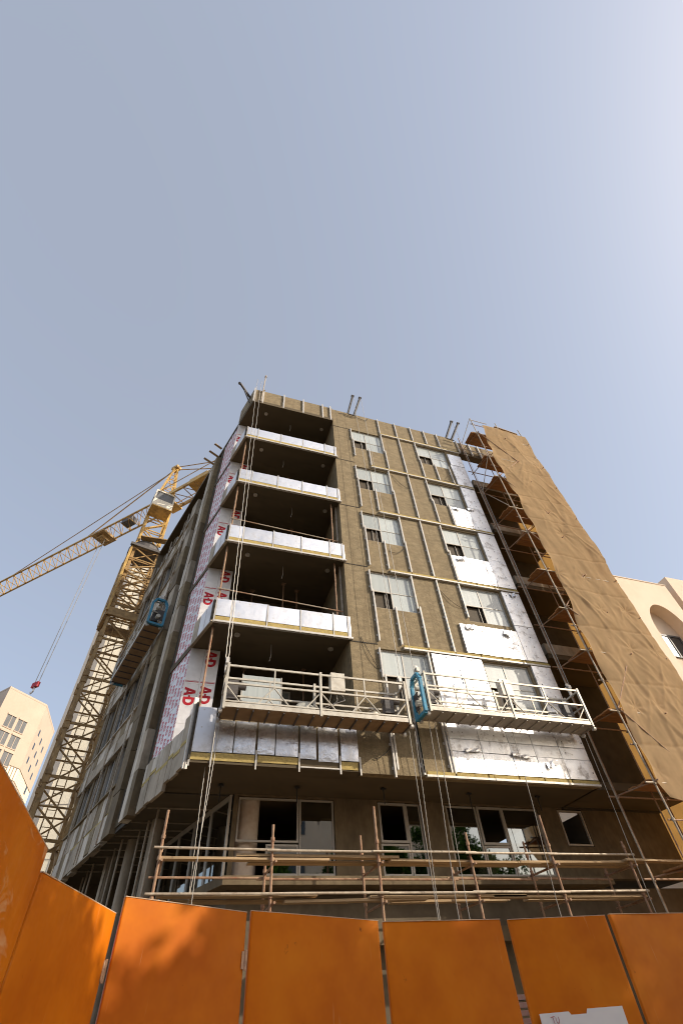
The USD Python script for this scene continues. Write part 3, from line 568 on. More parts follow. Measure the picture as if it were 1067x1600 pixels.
# torn foil
def flap(x, z, w, h, curl, rot):
    U, Vv_ = np.meshgrid(np.linspace(-.5, .5, 9), np.linspace(0, 1, 9)); jag = .12 * np.sin(U * 17 + x * 5) * (Vv_ > .9)
    xx = U * w; zz_ = -Vv_ * h * (1 + jag) ; yy = -.5 * curl * Vv_ ** 2 + .02 * np.sin(U * 9 + Vv_ * 6) - .01
    zz_ = zz_ + .35 * curl * Vv_ ** 3; c, s_ = math.cos(rot), math.sin(rot)
    P = np.stack([x + xx * c - zz_ * s_, yy - .012, z + xx * s_ + zz_ * c], -1).reshape(-1, 3); idx = np.arange(81).reshape(9, 9)
    part(B, 'torn_foil', MB().add(P, np.stack([idx[:-1, :-1], idx[:-1, 1:], idx[1:, 1:], idx[1:, :-1]], -1).reshape(-1, 4)), 'foil', smooth=True)
for a in ((9.9, 14.95, .5, .28, .12, .2), (10.6, 18.3, .35, .2, .1, -.2), (9.3, 11.4, .4, .25, .1, .1), (10.9, 11.35, .3, .3, .12, -.4), (8.2, 8.95, .4, .2, .08, .1), (8.1, 6.95, .5, .14, .08, 0.1), (9.7, 6.9, .6, .16, .1, -.1), (10.6, 6.72, .3, .2, .08, .3), (11.4, 18.5, .4, .2, .08, .2), (11.8, 13.3, .3, .2, .06, .4)): flap(*a)
# drooping black wires on the front wall
for (x0, z0, x1, z1, sag) in ((5.0, 10.3, 5.5, 9.2, .1), (7.5, 20.0, 8.3, 19.2, .3), (8.5, 12.9, 9.3, 12.2, .2), (6.6, 14.6, 7.3, 14.9, .25), (5.0, 6.5, 5.6, 6.9, .1)):
    part(B, 'loose_wire', MB().path([V3(x0 + (x1 - x0) * t, .065 - .05 * math.sin(t * 3.14), z0 + (z1 - z0) * t - sag * 4 * t * (1 - t)) for t in np.linspace(0, 1, 7)], .009, 5), 'black')

# ------------------------------------------------------------------ hoarding
def fence_panel(P0, P1, z0, z1, label, name='fence_panel', gap=0.012):
    P0, P1 = V3(*P0, 0), V3(*P1, 0); d = P1 - P0; L = np.linalg.norm(d); d /= L; N = V3(d[1], -d[0], 0)   # towards the street
    t = thing(name, label, 'hoarding panel', (P0 + P1) / 2, 'orange hoarding panels'); s0, s1 = gap, L - gap
    prof = [(s0 + 0.004, -0.045), (s0, -0.03), (s0, -0.008), (s0 + 0.004, -0.002), (s0 + 0.012, 0.0)]
    ins = np.linspace(s0 + 0.03, s1 - 0.03, 26); prof = prof + [(a, 0.0) for a in ins] + [(2 * 0 + s1 - (p[0] - s0), p[1]) for p in prof[::-1]]
    nz = 40; rows = []
    for k in range(nz + 1):
        r = []
        for (a, o) in prof:
            zt = z0 + (z1 - z0) * a / L; z = 0.05 + (zt - 0.05) * k / nz
            wv = 0.016 * (float(meshkit.noise([a * 1.6 + P0[0] * 3, z * 1.3, P0[1]])) - 0.5) if o == 0 else 0
            r.append(P0 + d * a + N * (o + wv) + V3(0, 0, z))
        rows.append(r)
    last = [p - N * 0.04 for p in rows[-1]]; top = [p + V3(0, 0, 0.004) for p in rows[-1]]
    G = np.array(rows + [last]); n = len(prof); idx = np.arange(G.shape[0] * n).reshape(-1, n)
    F = np.stack([idx[:-1, :-1], idx[:-1, 1:], idx[1:, 1:], idx[1:, :-1]], -1).reshape(-1, 4)
    part(t, 'sheet', MB().add(G.reshape(-1, 3), F), 'fence_scuffed' if 'scuff marks' in label else 'fence', smooth=50)
    back = MB()
    for a in (s0 + 0.03, s1 - 0.03): back.beam(P0 + d * a - N * 0.03 + V3(0, 0, 0.05), P0 + d * a - N * 0.03 + V3(0, 0, min(z0, z1) - .02), 0.03, 0.03)
    part(t, 'back_frame', back, 'fence')
    ed = MB(); a0, a1 = P0 + d * s0 + V3(0, 0, z0), P0 + d * s1 + V3(0, 0, z1); ed.beam(a0 - N * 0.012 + V3(0, 0, .004), a1 - N * 0.012 + V3(0, 0, .004), 0.03, 0.006); part(t, 'top_edge', ed, 'dust')
    return t, P0, d, N, L
PJ = [(-0.76, -10.2), (-0.70, -8.21), (-0.235, -6.74)]
fp = []
fp.append(fence_panel((-0.79, -10.3), (-0.69, -8.25), 2.5, 2.505, 'tall orange steel hoarding panel at the far left with pale scuff marks'))
fp.append(fence_panel((-0.69, -8.21), (-0.25, -6.74), 2.40, 2.40, 'orange hoarding panel with sloping top between the scuffed one and the sunlit one'))
fp.append(fence_panel((-0.215, -6.78), (0.95, -6.29), 2.51, 2.46, 'orange hoarding panel brightly sunlit along its left side'))
fp.append(fence_panel((0.965, -6.31), (2.42, -6.03), 2.47, 2.41, 'orange hoarding panel fourth from the left, below the round white column'))
fp.append(fence_panel((2.45, -6.04), (3.95, -6.0), 2.4, 2.405, 'orange hoarding panel left of the gap with white blocks behind'))
fp.append(fence_panel((4.03, -6.0), (5.31, -6.17), 2.4, 2.4, 'orange hoarding panel that carries the white notice'))
fp.append(fence_panel((5.36, -6.16), (6.8, -6.2), 2.41, 2.4, 'rightmost orange hoarding panel, cut by the picture edge'))
for i, zc in ((1, 2.05), (2, 2.12)):
    t, P0, d, N, L = fp[i]; e = P0 + d * L; part(t, 'hinge', MB().tube(e + N * 0.01 + V3(0, 0, zc - 0.07), e + N * 0.01 + V3(0, 0, zc + 0.07), 0.014, 10).obox(e - d * 0.02 + N * 0.006 + V3(0, 0, zc), d * 0.02, N * -0.003, V3(0, 0, .06)), 'dust')
# scuffs on the left panel
# notice
t, P0, d, N, L = fp[5]
nt = thing('notice_sheet', 'white printed notice with gold warning triangle fixed on an orange hoarding panel', 'notice', P0 + d * 0.6 + V3(0, 0, 1.0))
W0, W1, ZT, ZB = 0.10, 1.08, 1.655, 1.0
def nb(mb, a0, a1, z0, z1, o0, o1):
    return mb.obox(P0 + d * (a0 + a1) / 2 + N * (o0 + o1) / 2 + V3(0, 0, (z0 + z1) / 2), d * (a1 - a0) / 2, -N * (o1 - o0) / 2, V3(0, 0, (z1 - z0) / 2))
pg = Polygon([(W0, ZB), (W1, ZB), (W1, ZT), (0.66, ZT), (0.64, ZT - 0.035), (0.46, ZT - 0.035), (0.44, ZT - 0.01), (W0, ZT - 0.012)])
m = trimesh.creation.extrude_polygon(pg, 0.003, engine='earcut'); v = m.vertices; m.vertices = P0 + np.outer(v[:, 0], d) + np.outer(v[:, 1], V3(0, 0, 1)) + np.outer(v[:, 2] + 0.012, N)
part(nt, 'sheet', m, 'paper')
bl = MB(); nb(bl, 0.17, 1.02, 1.512, 1.518, .0152, .0165); nb(bl, 0.17, 0.176, ZB + .05, 1.512, .0152, .0165); nb(bl, 1.014, 1.02, ZB + .05, 1.512, .0152, .0165); part(nt, 'border_line', bl, 'gold')
tri = Polygon([(0.42, 1.2), (0.80, 1.2), (0.61, 1.49)]).buffer(0.012).difference(Polygon([(0.465, 1.225), (0.755, 1.225), (0.61, 1.445)]))
m = trimesh.creation.extrude_polygon(tri, 0.0015, engine='earcut'); v = m.vertices; m.vertices = P0 + np.outer(v[:, 0], d) + np.outer(v[:, 1], V3(0, 0, 1)) + np.outer(v[:, 2] + 0.0152, N)
part(nt, 'warning_triangle', m, 'gold')
part(nt, 'exclamation_mark', nb(nb(MB(), 0.6, 0.62, 1.3, 1.41, .0152, .0165), 0.6, 0.62, 1.26, 1.28, .0152, .0165), 'gold')
hq = lambda a, z: P0 + d * a + N * 0.0165 + V3(0, 0, z)
hw_ = MB()
for pts in ([(.215, 1.612), (.262, 1.618)], [(.24, 1.614), (.246, 1.565)], [(.272, 1.61), (.274, 1.575), (.29, 1.566), (.303, 1.58), (.305, 1.613)]):
    hw_.path([hq(*p) for p in pts], .0022, 5)
part(nt, 'handwritten_mark', hw_, 'red', kind='stuff')
st = thing('block_stack', 'stack of white blocks seen through the gap in the hoarding', 'block stack', (4.2, -5.55, 0))
for k in range(30): part(st, 'block', MB().box(3.9 + RNG.uniform(-.02, .02), 4.7, -5.75, -5.35, 0.02 + k * 0.06, 0.062 + k * 0.06), 'paper')

# ------------------------------------------------------------------ low scaffold in front of the ground storey
S = thing('front_scaffold', 'low rusty tube scaffold with planks in front of the ground storey', 'scaffold', (6, 0.4, 0))
SX = [0.03, 2.40, 4.87, 7.28, 9.66, 12.1]
for i, x in enumerate(SX):
    for y in (0.0, 1.05):
        zt = (5.12, 4.9, 5.35, 4.85, 5.3, 4.75)[i] + (0.0 if y == 0 else -0.35); lean = RNG.normal(0, .02)
        part(S, 'standard', MB().tube((x, y, 0), (x - lean, y, zt), 0.030, 10), 'rust')
        for z in (1.0, 2.0, 3.05, 3.62, 4.25, 4.62):
            if z < zt: part(S, 'coupler', MB().tube((x - lean * z / zt, y, z - .035), (x - lean * z / zt, y, z + .035), 0.046, 10), 'rust')
    for z in (3.5, 4.2): part(S, 'transom', MB().tube((x + .05, -0.12, z), (x + .05, 1.2, z), 0.025, 8), 'rust')
for (z, y, m_) in ((4.42, -0.05, 'galvtube'), (3.66, -0.05, 'galvtube'), (4.12, 1.08, 'rust')):
    for i in range(0, 5): part(S, 'ledger', MB().tube((SX[i] - .15, y + RNG.uniform(-.02, .02), z + RNG.uniform(-.02, .02)), (SX[i + 1] + .15, y + RNG.uniform(-.02, .02), z + RNG.uniform(-.02, .02)), 0.025, 8), m_)
def plank(x0, x1, y, z, w=0.23, dz=0.0, m_='plank'):
    return part(S, 'plank', MB().hexa([V3(x0, y, z), V3(x1, y, z + dz), V3(x1, y + w, z + dz), V3(x0, y + w, z)], [V3(x0, y, z + .045), V3(x1, y, z + dz + .045), V3(x1, y + w, z + dz + .045), V3(x0, y + w, z + .045)]), m_)
plank(0.06, 3.7, 0.03, 4.25, .22); plank(1.9, 6.1, 0.28, 4.24, .23, .02); plank(1.6, 5.4, 0.02, 4.31, .22); plank(5.2, 9.3, 0.05, 4.26, .23, -.02); plank(4.9, 8.9, 0.3, 4.25, .23); plank(8.7, 12.3, 0.04, 4.25, .23, .03); plank(9.2, 12.6, 0.3, 4.25, .23)
plank(0.1, 3.4, 0.0, 3.62, .22); plank(0.4, 4.2, 0.25, 3.57, .22, -.02); plank(2.7, 6.0, 0.05, 3.52, .22, .03); plank(4.6, 8.6, 0.02, 3.58, .22); plank(5.2, 8.3, 0.32, 3.54, .22, .02); plank(7.7, 12.2, 0.02, 3.57, .22, -.02); plank(8.8, 12.2, 0.3, 3.56, .22)
plank(11.9, 15.8, -0.1, 4.3, .23, -.05); plank(11.7, 13.2, 0.3, 4.34, .23, .02)

# ------------------------------------------------------------------ tall scaffold with the tarpaulin on the right
T = thing('side_scaffold', 'tall tube scaffold with plywood decks hung with ochre tarpaulin', 'scaffold', (14.5, -0.6, 0))
DZ = [24.3, 22.0, 20.15, 17.75, 16.1, 13.85, 11.95, 10.15, 8.0, 5.95, 4.0, 2.0]
for x, zt in ((12.93, 25.9), (14.72, 26.1), (16.3, 26.0)):
    part(T, 'standard', MB().tube((x, -1.2, 0), (x, -1.2, zt), 0.026, 8), 'galvtube')
    part(T, 'standard', MB().tube((x - 0.3, 0.02, 0), (x - 0.3, 0.02, zt - 0.5), 0.026, 8), 'rust')
    for z in DZ:
        for (xx, yy, zc) in ((x, -1.2, z - .1), (x, -1.2, z + .97), (x - .3, .02, z - .1)):
            part(T, 'coupler', MB().tube((xx, yy, zc - .035), (xx, yy, zc + .035), 0.042, 8), 'galvtube')
part(T, 'standard', MB().tube((12.58, -0.02, 0), (12.5, -0.02, 21.0), 0.024, 8), 'galvtube')
part(T, 'standard', MB().tube((13.6, -0.35, 0), (13.6, -0.35, 22.0), 0.02, 8), 'rust')
for k, z in enumerate(DZ):
    part(T, 'ledger', MB().tube((12.6, -1.22, z - 0.09), (16.5, -1.22, z - 0.09), 0.024, 8), 'galvtube'); part(T, 'ledger', MB().tube((12.3, 0.0, z - 0.09), (16.5, 0.0, z - 0.09), 0.024, 8), 'rust')
    part(T, 'guard_rail', MB().tube((12.8, -1.16, z + 0.97), (16.4, -1.16, z + 0.97), 0.022, 8), 'rust')
    for x in (12.93, 14.72, 16.3): part(T, 'transom', MB().tube((x + .03, -1.35, z - .045), (x - .27, 0.2, z - .045), 0.022, 8), 'rust')
    x0 = 12.62 + RNG.uniform(-.15, .25)
    for j in range(3):
        y = -1.14 + j * 0.27
        part(T, 'deck_board', MB().box(x0 + RNG.uniform(-.05, .05), 16.2 + RNG.uniform(-.1, .1), y, y + 0.255, z - 0.02, z + 0.02), 'plank_orange')
    if k + 1 < len(DZ):
        zn = DZ[k + 1]; f = 1 if k % 2 else -1
        part(T, 'brace', MB().tube((12.93 if f > 0 else 14.72, -1.26, zn), (14.72 if f > 0 else 12.93, -1.26, z), 0.022, 8), 'rust')
        part(T, 'brace', MB().tube((16.0, 0.03 if f > 0 else -1.2, zn), (16.0, -1.2 if f > 0 else 0.03, z), 0.022, 8), 'rust')
        if k < 3: part(T, 'brace', MB().tube((12.65, 0.03 if f > 0 else -1.2, zn), (12.9, -1.2 if f > 0 else 0.03, z), 0.02, 8), 'galvtube')
part(T, 'brace', MB().tube((12.6, -0.1, 24.6), (12.93, -1.2, 25.9), 0.02, 8), 'galvtube'); part(T, 'guard_rail', MB().tube((12.9, -1.2, 25.7), (14.0, -1.2, 25.7), 0.02, 8), 'galvtube')
part(T, 'top_plank', MB().obox(V3(15.3, -1.1, 25.55), V3(0.75, 0, -.12), V3(0, .12, 0), V3(0, 0, .02)), 'plank')
# tarpaulin
EDGE = [(25.2, 13.5), (23.6, 13.35), (22.0, 13.16), (20, 13.25), (17.9, 13.34), (15.9, 13.36), (14.2, 13.27), (11.95, 13.2), (10.9, 13.0), (9.9, 13.0), (9.05, 13.08), (7.7, 13.05), (6.8, 13.02), (5.85, 12.98), (5.5, 13.2)][::-1]
ez, ex = np.array([e[0] for e in EDGE]), np.array([e[1] for e in EDGE])
nu, nv = 150, 560
Uu, Vv = np.meshgrid(np.linspace(0, 1, nu), np.linspace(0, 1, nv))
ztop = 25.25 - 0.10 * Uu; zbot = 5.5 - 0.12 * np.sin(Uu * 9) * (1 - Uu)
Zg = zbot + (ztop - zbot) * Vv
Xe = np.interp(Zg, ez, ex); Xg = Xe + (16.42 + 0.04 * np.sin(Zg * 2.1) - Xe) * Uu
Yg = -1.30 - 0.02 * np.sin(Xg * 2 + Zg * .4)
ties = [(x + RNG.uniform(-.25, .25), z + RNG.uniform(-.2, .3)) for z in DZ[:10] for x in (13.5, 14.75, 16.1)]
for (tx, tz) in ties:
    dx, dz = Xg - tx, Zg - tz; r = np.hypot(dx, dz) + 1e-6; th = np.arctan2(dz, dx); ph = RNG.uniform(0, 6.3); n1 = int(RNG.integers(5, 9))
    Yg += 0.035 * np.exp(-(r / 0.2) ** 2) + RNG.uniform(.0, .02) * np.exp(-(r / 0.6)) * np.cos(n1 * th + ph) * np.clip(r / 0.12, 0, 1)
for (tx, tz, ang, L_, amp) in [(RNG.uniform(13.3, 16.2), RNG.uniform(6.5, 24.8), RNG.choice([-1, 1]) * RNG.uniform(0.9, 1.5), RNG.uniform(0.4, 1.5), RNG.uniform(.01, .04)) for _ in range(40)]:
    c, s_ = math.cos(ang), math.sin(ang); a = (Xg - tx) * c + (Zg - tz) * s_; b = -(Xg - tx) * s_ + (Zg - tz) * c
    Yg -= amp * np.exp(-(a / L_) ** 2) * np.exp(-(b / 0.07) ** 2)
RNG = np.random.default_rng(21)
for _ in range(22):
    tx, tz = RNG.uniform(13.2, 16.2), RNG.uniform(6.2, 24.6); ang = math.pi / 2 + RNG.normal(0.12, .3); L_ = RNG.uniform(1.2, 3.2); wd = RNG.uniform(.07, .2); amp = RNG.uniform(.008, .034)
    c, s_ = math.cos(ang), math.sin(ang); a = (Xg - tx) * c + (Zg - tz) * s_; b = -(Xg - tx) * s_ + (Zg - tz) * c + .10 * np.sin(a * 1.7 + tx)
    Yg -= amp * np.exp(-(a / L_) ** 2) * (np.exp(-(b / wd) ** 2) - .6 * np.exp(-((b - 1.7 * wd) / wd) ** 2))
Yg += 0.20 * (meshkit.fbm(np.stack([Xg * 0.7, Zg * 0.5, Xg * 0], -1), 3, 3) - 0.5) + 0.018 * (meshkit.fbm(np.stack([Xg * 5, Zg * 2.2, Xg * 0], -1), 3, 8) - 0.5)
for z in DZ[:10]: Yg += 0.02 * np.exp(-((Zg - z - .95) / 0.05) ** 2)
Yg -= 0.12 * np.exp(-Uu / 0.03) * np.sin(Zg * 3.1 + 1) * 0.5
P = np.stack([Xg, Yg, Zg], -1).reshape(-1, 3); idx = np.arange(nu * nv).reshape(nv, nu)
F = np.stack([idx[:-1, :-1], idx[:-1, 1:], idx[1:, 1:], idx[1:, :-1]], -1).reshape(-1, 4)
single('tarpaulin', MB().add(P, F), 'tarp', 'long creased ochre tarpaulin hung down the front of the tall scaffold', 'tarpaulin', smooth=True)
ys, zs = np.meshgrid(np.linspace(-1.24, 2.6, 40), np.linspace(0.5, 21.5, 160)); xs_ = 16.46 + 0.12 * (meshkit.fbm(np.stack([ys * 1.2, zs * .8, ys * 0], -1), 4, 9) - .5)
idx = np.arange(ys.size).reshape(ys.shape); F = np.stack([idx[:-1, :-1], idx[:-1, 1:], idx[1:, 1:], idx[1:, :-1]], -1).reshape(-1, 4)
single('side_tarpaulin', MB().add(np.stack([xs_, ys, zs], -1).reshape(-1, 3), F), 'tarp_side', 'backlit amber sheet closing the right end of the tall scaffold behind its decks', 'tarpaulin', smooth=True)

# ------------------------------------------------------------------ suspended work platforms
def platform(label, frame, x0, x1, zd, blue_left=False, boxx=None, group='suspended work platforms', deck='deck', stuff=True, box_m='cradle', tilt=0.0):
    """frame(a, b, z) -> world point: a along, b 0 inner .. 1 outer"""
    t = thing('suspended_platform', label, 'work platform', frame((x0 + x1) / 2, .5, zd), group)
    L = x1 - x0; Pt = lambda a, b, z: frame(a, b, zd + z)
    n = max(8, int(L / 0.38)); xs = np.linspace(x0, x1, n + 1)
    for a, b in zip(xs[:-1], xs[1:]):
        part(t, 'deck_panel', MB().hexa([Pt(a + .006, 1, 0), Pt(b - .006, 1, 0), Pt(b - .006, 0, 0), Pt(a + .006, 0, 0)], [Pt(a + .006, 1, .03), Pt(b - .006, 1, .03), Pt(b - .006, 0, .03), Pt(a + .006, 0, .03)]), deck)
    for a in xs: part(t, 'joist', MB().beam(Pt(a, .02, -.02), Pt(a, .98, -.02), .035, .03), 'motor' if deck == 'deck' else deck)
    for b in (0.0, 1.0):
        part(t, 'toe_beam', MB().beam(Pt(x0, b, .07), Pt(x1, b, .07), 0.045, 0.11), 'cradle'); part(t, 'toe_board', MB().beam(Pt(x0, b, .17), Pt(x1, b, .17), 0.03, 0.035), 'cradle')
        part(t, 'mid_rail', MB().beam(Pt(x0, b, .64), Pt(x1, b, .64), 0.04, 0.045), 'cradle'); part(t, 'top_rail', MB().beam(Pt(x0, b, 1.13), Pt(x1, b, 1.13), 0.045, 0.05), 'cradle')
        nb_ = 4 if L > 4 else 3; seg = L / (2 * nb_)
        for k in range(2 * nb_):
            a = x0 + k * seg; up = k % 2 == 0
            part(t, 'truss_bar', MB().tube(Pt(a if up else a + seg, b, .62), Pt(a + seg * .62 if up else a + seg * .38, b, .18), 0.018, 7), 'cradle')
            if k % 2 == 0 and k: part(t, 'rail_post', MB().beam(Pt(a, b, .66), Pt(a, b, 1.12), 0.04, 0.035), 'cradle')
    for a in (x0 + .03, (x0 + x1) / 2, x1 - .03):
        for b in (0, 1):
            part(t, 'post', MB().beam(Pt(a, b, -0.03), Pt(a, b, 1.2), 0.075, 0.06), 'cradle')
    for a in (x0, x1):
        for (zz_, tt) in ((1.13, .045), (.64, .045), (.07, .11)): part(t, 'end_rail', MB().beam(Pt(a, 0.04, zz_), Pt(a, .96, zz_), .04, tt), 'cradle')
    for a in (x0 - .03, x1 + .03):
        for b in (.1, .9): part(t, 'roller', MB().tube(Pt(a - .04, b, -.06), Pt(a + .04, b, -.06), 0.06, 12), 'steel')
    for e in (0, 1):
        a = x0 + .35 if e == 0 else x1 - .35
        part(t, 'hoist', MB().beam(Pt(a - .12, .5, .35), Pt(a - .12, .5, .85), .22, .26).tube(Pt(a - .28, .5, .75), Pt(a + .22, .5, .75), .1, 12).beam(Pt(a, .5, .05), Pt(a, .5, .35), .1, .3), 'motor', smooth=40)
        part(t, 'hanger', MB().beam(Pt(x0 if e == 0 else x1, .5, 1.1), Pt(x0 if e == 0 else x1, .5, 1.55), .05, .09).beam(Pt(x0 if e == 0 else x1, .35, 1.4), Pt(x0 if e == 0 else x1, .65, 1.4), .09, .12), 'steel')
    if boxx is not None:
        part(t, 'control_box', MB().hexa([Pt(boxx, 1.02, .72), Pt(boxx + .4, 1.02, .72), Pt(boxx + .4, .68, .72), Pt(boxx, .68, .72)], [Pt(boxx, 1.02, 1.24), Pt(boxx + .4, 1.02, 1.24), Pt(boxx + .4, .68, 1.24), Pt(boxx, .68, 1.24)]), box_m)
        for k in range(5):
            p = [Pt(boxx + .05 + .07 * k, .8, .72), Pt(boxx + .0 + .1 * k, .7 + .05 * k, .5), Pt(boxx + .15 - .1 * k, .6, .3), Pt(boxx + .3 * (k - 2), .5, .08)]
            part(t, 'cord', MB().path(p, .012, 5), 'black' if k % 2 else 'cable')
    if blue_left:
        bl = MB(); z = [-.05, .2, 1.0, 1.22]
        ring = [(0.04, 0), (0.04, .98), (.22, 1.2), (.78, 1.2), (.96, .98), (.96, 0), (.04, 0)]
        for (b0, h0), (b1, h1) in zip(ring[:-1], ring[1:]): bl.beam(Pt(x0 - .12, b0, h0 - .02), Pt(x0 - .12, b1, h1 - .02), .10, .09)
        part(t, 'end_frame', bl, 'blue', label='blue painted end frame'); part(t, 'end_frame_plate', MB().beam(Pt(x0 - .12, 0.05, .45), Pt(x0 - .12, .5, .45), .02, .5), 'motor')
        part(t, 'lock', MB().tube(Pt(x0 - .2, .45, .35), Pt(x0 - .05, .45, .35), .09, 12).tube(Pt(x0 - .2, .6, .75), Pt(x0 - .05, .6, .75), .06, 12), 'sack')
    return t, Pt
fr = lambda a, b, z: V3(a, -0.2 - 0.65 * b, z)
p1, Q1 = platform('light grey suspended work platform with sacks aboard under the lowest balcony', fr, 0.80, 5.85, 7.12, boxx=3.62 - 0.0)
p2, Q2 = platform('silver suspended work platform with blue end frame before the foil clad wall', fr, 6.5, 12.05, 7.54, blue_left=True, boxx=9.12, deck='deckgrey')
def frl(a, b, z):
    k = (a - 5.6) / 3.9; return LP(a, 0.22 + 0.65 * b, z - 0.7 * k)
p3, Q3 = platform('shorter suspended work platform with two blue end frames on the slanted side wall', frl, 5.65, 9.5, 13.2, blue_left=True, deck='deck')
bl = MB(); ring = [(0.04, 0), (0.04, .98), (.22, 1.2), (.78, 1.2), (.96, .98), (.96, 0), (.04, 0)]
for (b0, h0), (b1, h1) in zip(ring[:-1], ring[1:]): bl.beam(Q3(9.62, b0, h0), Q3(9.62, b1, h1), .10, .09)
part(p3, 'end_frame', bl, 'blue', label='blue painted end frame')
def sack(x, y, z, sx_, sz, label):
    m = trimesh.creation.icosphere(3); v = m.vertices; f = 0.75 + 0.5 * meshkit.fbm(v * 2.2 + x * 7, 3, 4)[:, None]
    v = v * f * np.array([sx_, .18, sz]); v[:, 2] = np.maximum(v[:, 2], -sz * .6); v += V3(x, y, z + sz * .6)
    single('sack', MB().add(v, m.faces), 'sack', label, 'sack', smooth=True)
t = thing('leaning_pane', 'pale green sheet of glass leaning behind the parapet beyond the left platform', 'glass sheet', (1.9, .7, 6.4))
part(t, 'sheet', MB().hexa([V3(1.42, .62, 6.37), V3(2.55, .62, 6.37), V3(2.55, .64, 6.37), V3(1.42, .64, 6.37)], [V3(1.42, .8, 8.95), V3(2.55, .8, 8.95), V3(2.55, .82, 8.95), V3(1.42, .82, 8.95)]), 'film')
part(t, 'edge_frame', MB().beam((2.57, .63, 6.37), (2.57, .81, 8.97), .04, .03).beam((1.4, .63, 6.37), (1.4, .81, 8.97), .04, .03), 'frame')
sack(2.95, -0.55, 7.16, .28, .26, 'pale sack slumped on the left work platform near its middle post')
sack(2.1, -0.5, 7.16, .25, .1, 'flat pale bundle lying on the left work platform before the pale window')
def bucket(x, y, z, m_, label):
    t = thing('bucket', label, 'bucket', (x, y, z)); A = np.linspace(0, 2 * math.pi, 16, endpoint=False); mb = MB()
    ring = lambda r, zz_: [V3(x + r * math.cos(a), y + r * math.sin(a), z + zz_) for a in A]
    mb.hexa(ring(.11, 0), ring(.11, .01)); o = np.array(ring(.11, .01) + ring(.14, .28) + ring(.132, .28) + ring(.104, .012)); n = 16
    mb.add(o, [(r * n + i, r * n + (i + 1) % n, (r + 1) * n + (i + 1) % n, (r + 1) * n + i) for r in range(3) for i in range(n)]); part(t, 'shell', mb, m_, smooth=40)
    part(t, 'handle', MB().path([V3(x + .14 * math.cos(a), y, z + .27 + .12 * math.sin(a)) for a in np.linspace(0, math.pi, 9)], .005, 5), 'cable')
bucket(4.9, -.55, 7.16, 'cabwhite', 'white bucket on the left work platform near its right end')
bucket(10.9, -.5, 7.58, 'black', 'black bucket on the silver work platform near its right end')
# roof suspension beams and ropes
def outrigger(x, y, dx, label, left=False):
    t = thing('roof_bracket', label, 'roof bracket', (x, y + .3, 25.2), 'suspension brackets on the roof edge')
    a = V3(x, y + 0.25, 25.0); b = V3(x + dx, y - 0.5, 26.3); c = V3(x + 0.35, y + 0.25, 25.0); e = V3(x + dx + .45, y - 0.5, 26.3)
    part(t, 'arm', MB().beam(a, b, .09, .11), 'motor'); part(t, 'arm', MB().beam(c, e, .09, .11), 'motor')
    part(t, 'brace', MB().tube(a - V3(.05, .28, .05), c - V3(-.1, .28, .1), .035, 8), 'motor'); part(t, 'head', MB().tube(b - V3(.08, 0, 0), b + V3(.08, 0, 0), .07, 10).tube(e - V3(.08, 0, 0), e + V3(.08, 0, 0), .07, 10), 'motor')
outrigger(5.55, 0.0, .2, 'pair of dark steel suspension arms on the roof edge above the bare pier')
outrigger(11.75, 0.0, .4, 'dark steel suspension arms on the roof edge nearest the tarpaulin')
t = thing('roof_bracket', 'slanting dark steel suspension arm at the left roof corner', 'roof bracket', (0.3, .5, 25), 'suspension brackets on the roof edge')
part(t, 'arm', MB().beam(V3(0.25, 0.6, 24.9), V3(-0.55, -0.15, 25.1), .09, .12), 'motor'); part(t, 'brace', MB().tube(V3(0.1, .4, 24.3), V3(-.3, .1, 25.0), .04, 8), 'motor'); part(t, 'head', MB().tube(V3(-.6, -.2, 25.05), V3(-.6, -.05, 25.25), .07, 8), 'motor')
t = thing('roof_pole', 'tall thin pole standing at the left roof corner above the balconies', 'pole', (0.7, -.1, 23.9))
part(t, 'tube', MB().tube((0.66, -0.06, 23.9), (0.72, -0.06, 27.0), .03, 8), 'galvtube'); part(t, 'clamp', MB().tube((.72, -.06, 26.75), (.72, -.06, 26.85), .06, 8), 'galvtube'); part(t, 'bracket', MB().tube((.66, -.06, 25.2), (.8, -.06, 25.2), .03, 8), 'galvtube')
def rope(name, label, pts, r=0.011, m_='cable', group=None):
    single(name, MB().path([V3(*p) for p in pts], r, 6), m_, label, 'rope' if 'rope' in name else 'cable', group)
rope('steel_rope', 'left one of two steel ropes dropping from the roof corner to the left platform', [(0.28, -.55, 25.3), (0.52, -.55, 16), (0.74, -.52, 8.6)])
rope('steel_rope', 'right one of two steel ropes dropping from the roof corner to the left platform', [(0.5, -.5, 25.3), (0.66, -.5, 16), (0.82, -.5, 8.6)])
for k, (x, z0) in enumerate(((5.98, 26.2), (6.46, 26.2))):
    rope('steel_rope', ('steel rope from the roof arms to the right end of the left platform', 'steel rope from the roof arms to the blue end frame')[k], [(x - .2, -.5, z0), (x - .1, -.52, 15), ((5.9, 6.4)[k], -.52, 8.6)], .009)
rope('steel_rope', 'steel rope down to the right end of the silver platform beside the tarpaulin scaffold', [(12.2, -.5, 26.2), (12.15, -.52, 8.9)], .009)
drop = [(0.66, .2, 'leftmost loose rope trailing below the corner of the overhang'), (0.86, -.1, 'second loose rope trailing below the left platform end'), (0.74, -.45, 'third loose rope trailing below the left platform end'),
        (5.95, -.45, 'left loose rope of the pair hanging under the gap between the platforms'), (6.12, -.45, 'right loose rope of the pair hanging under the gap between the platforms'),
        (6.62, -.45, 'left loose rope hanging under the blue end frame'), (6.8, -.45, 'right loose rope hanging under the blue end frame'), (9.3, -.5, 'single loose rope hanging from the middle of the silver platform'), (11.9, -.5, 'single loose rope hanging from the right end of the silver platform')]
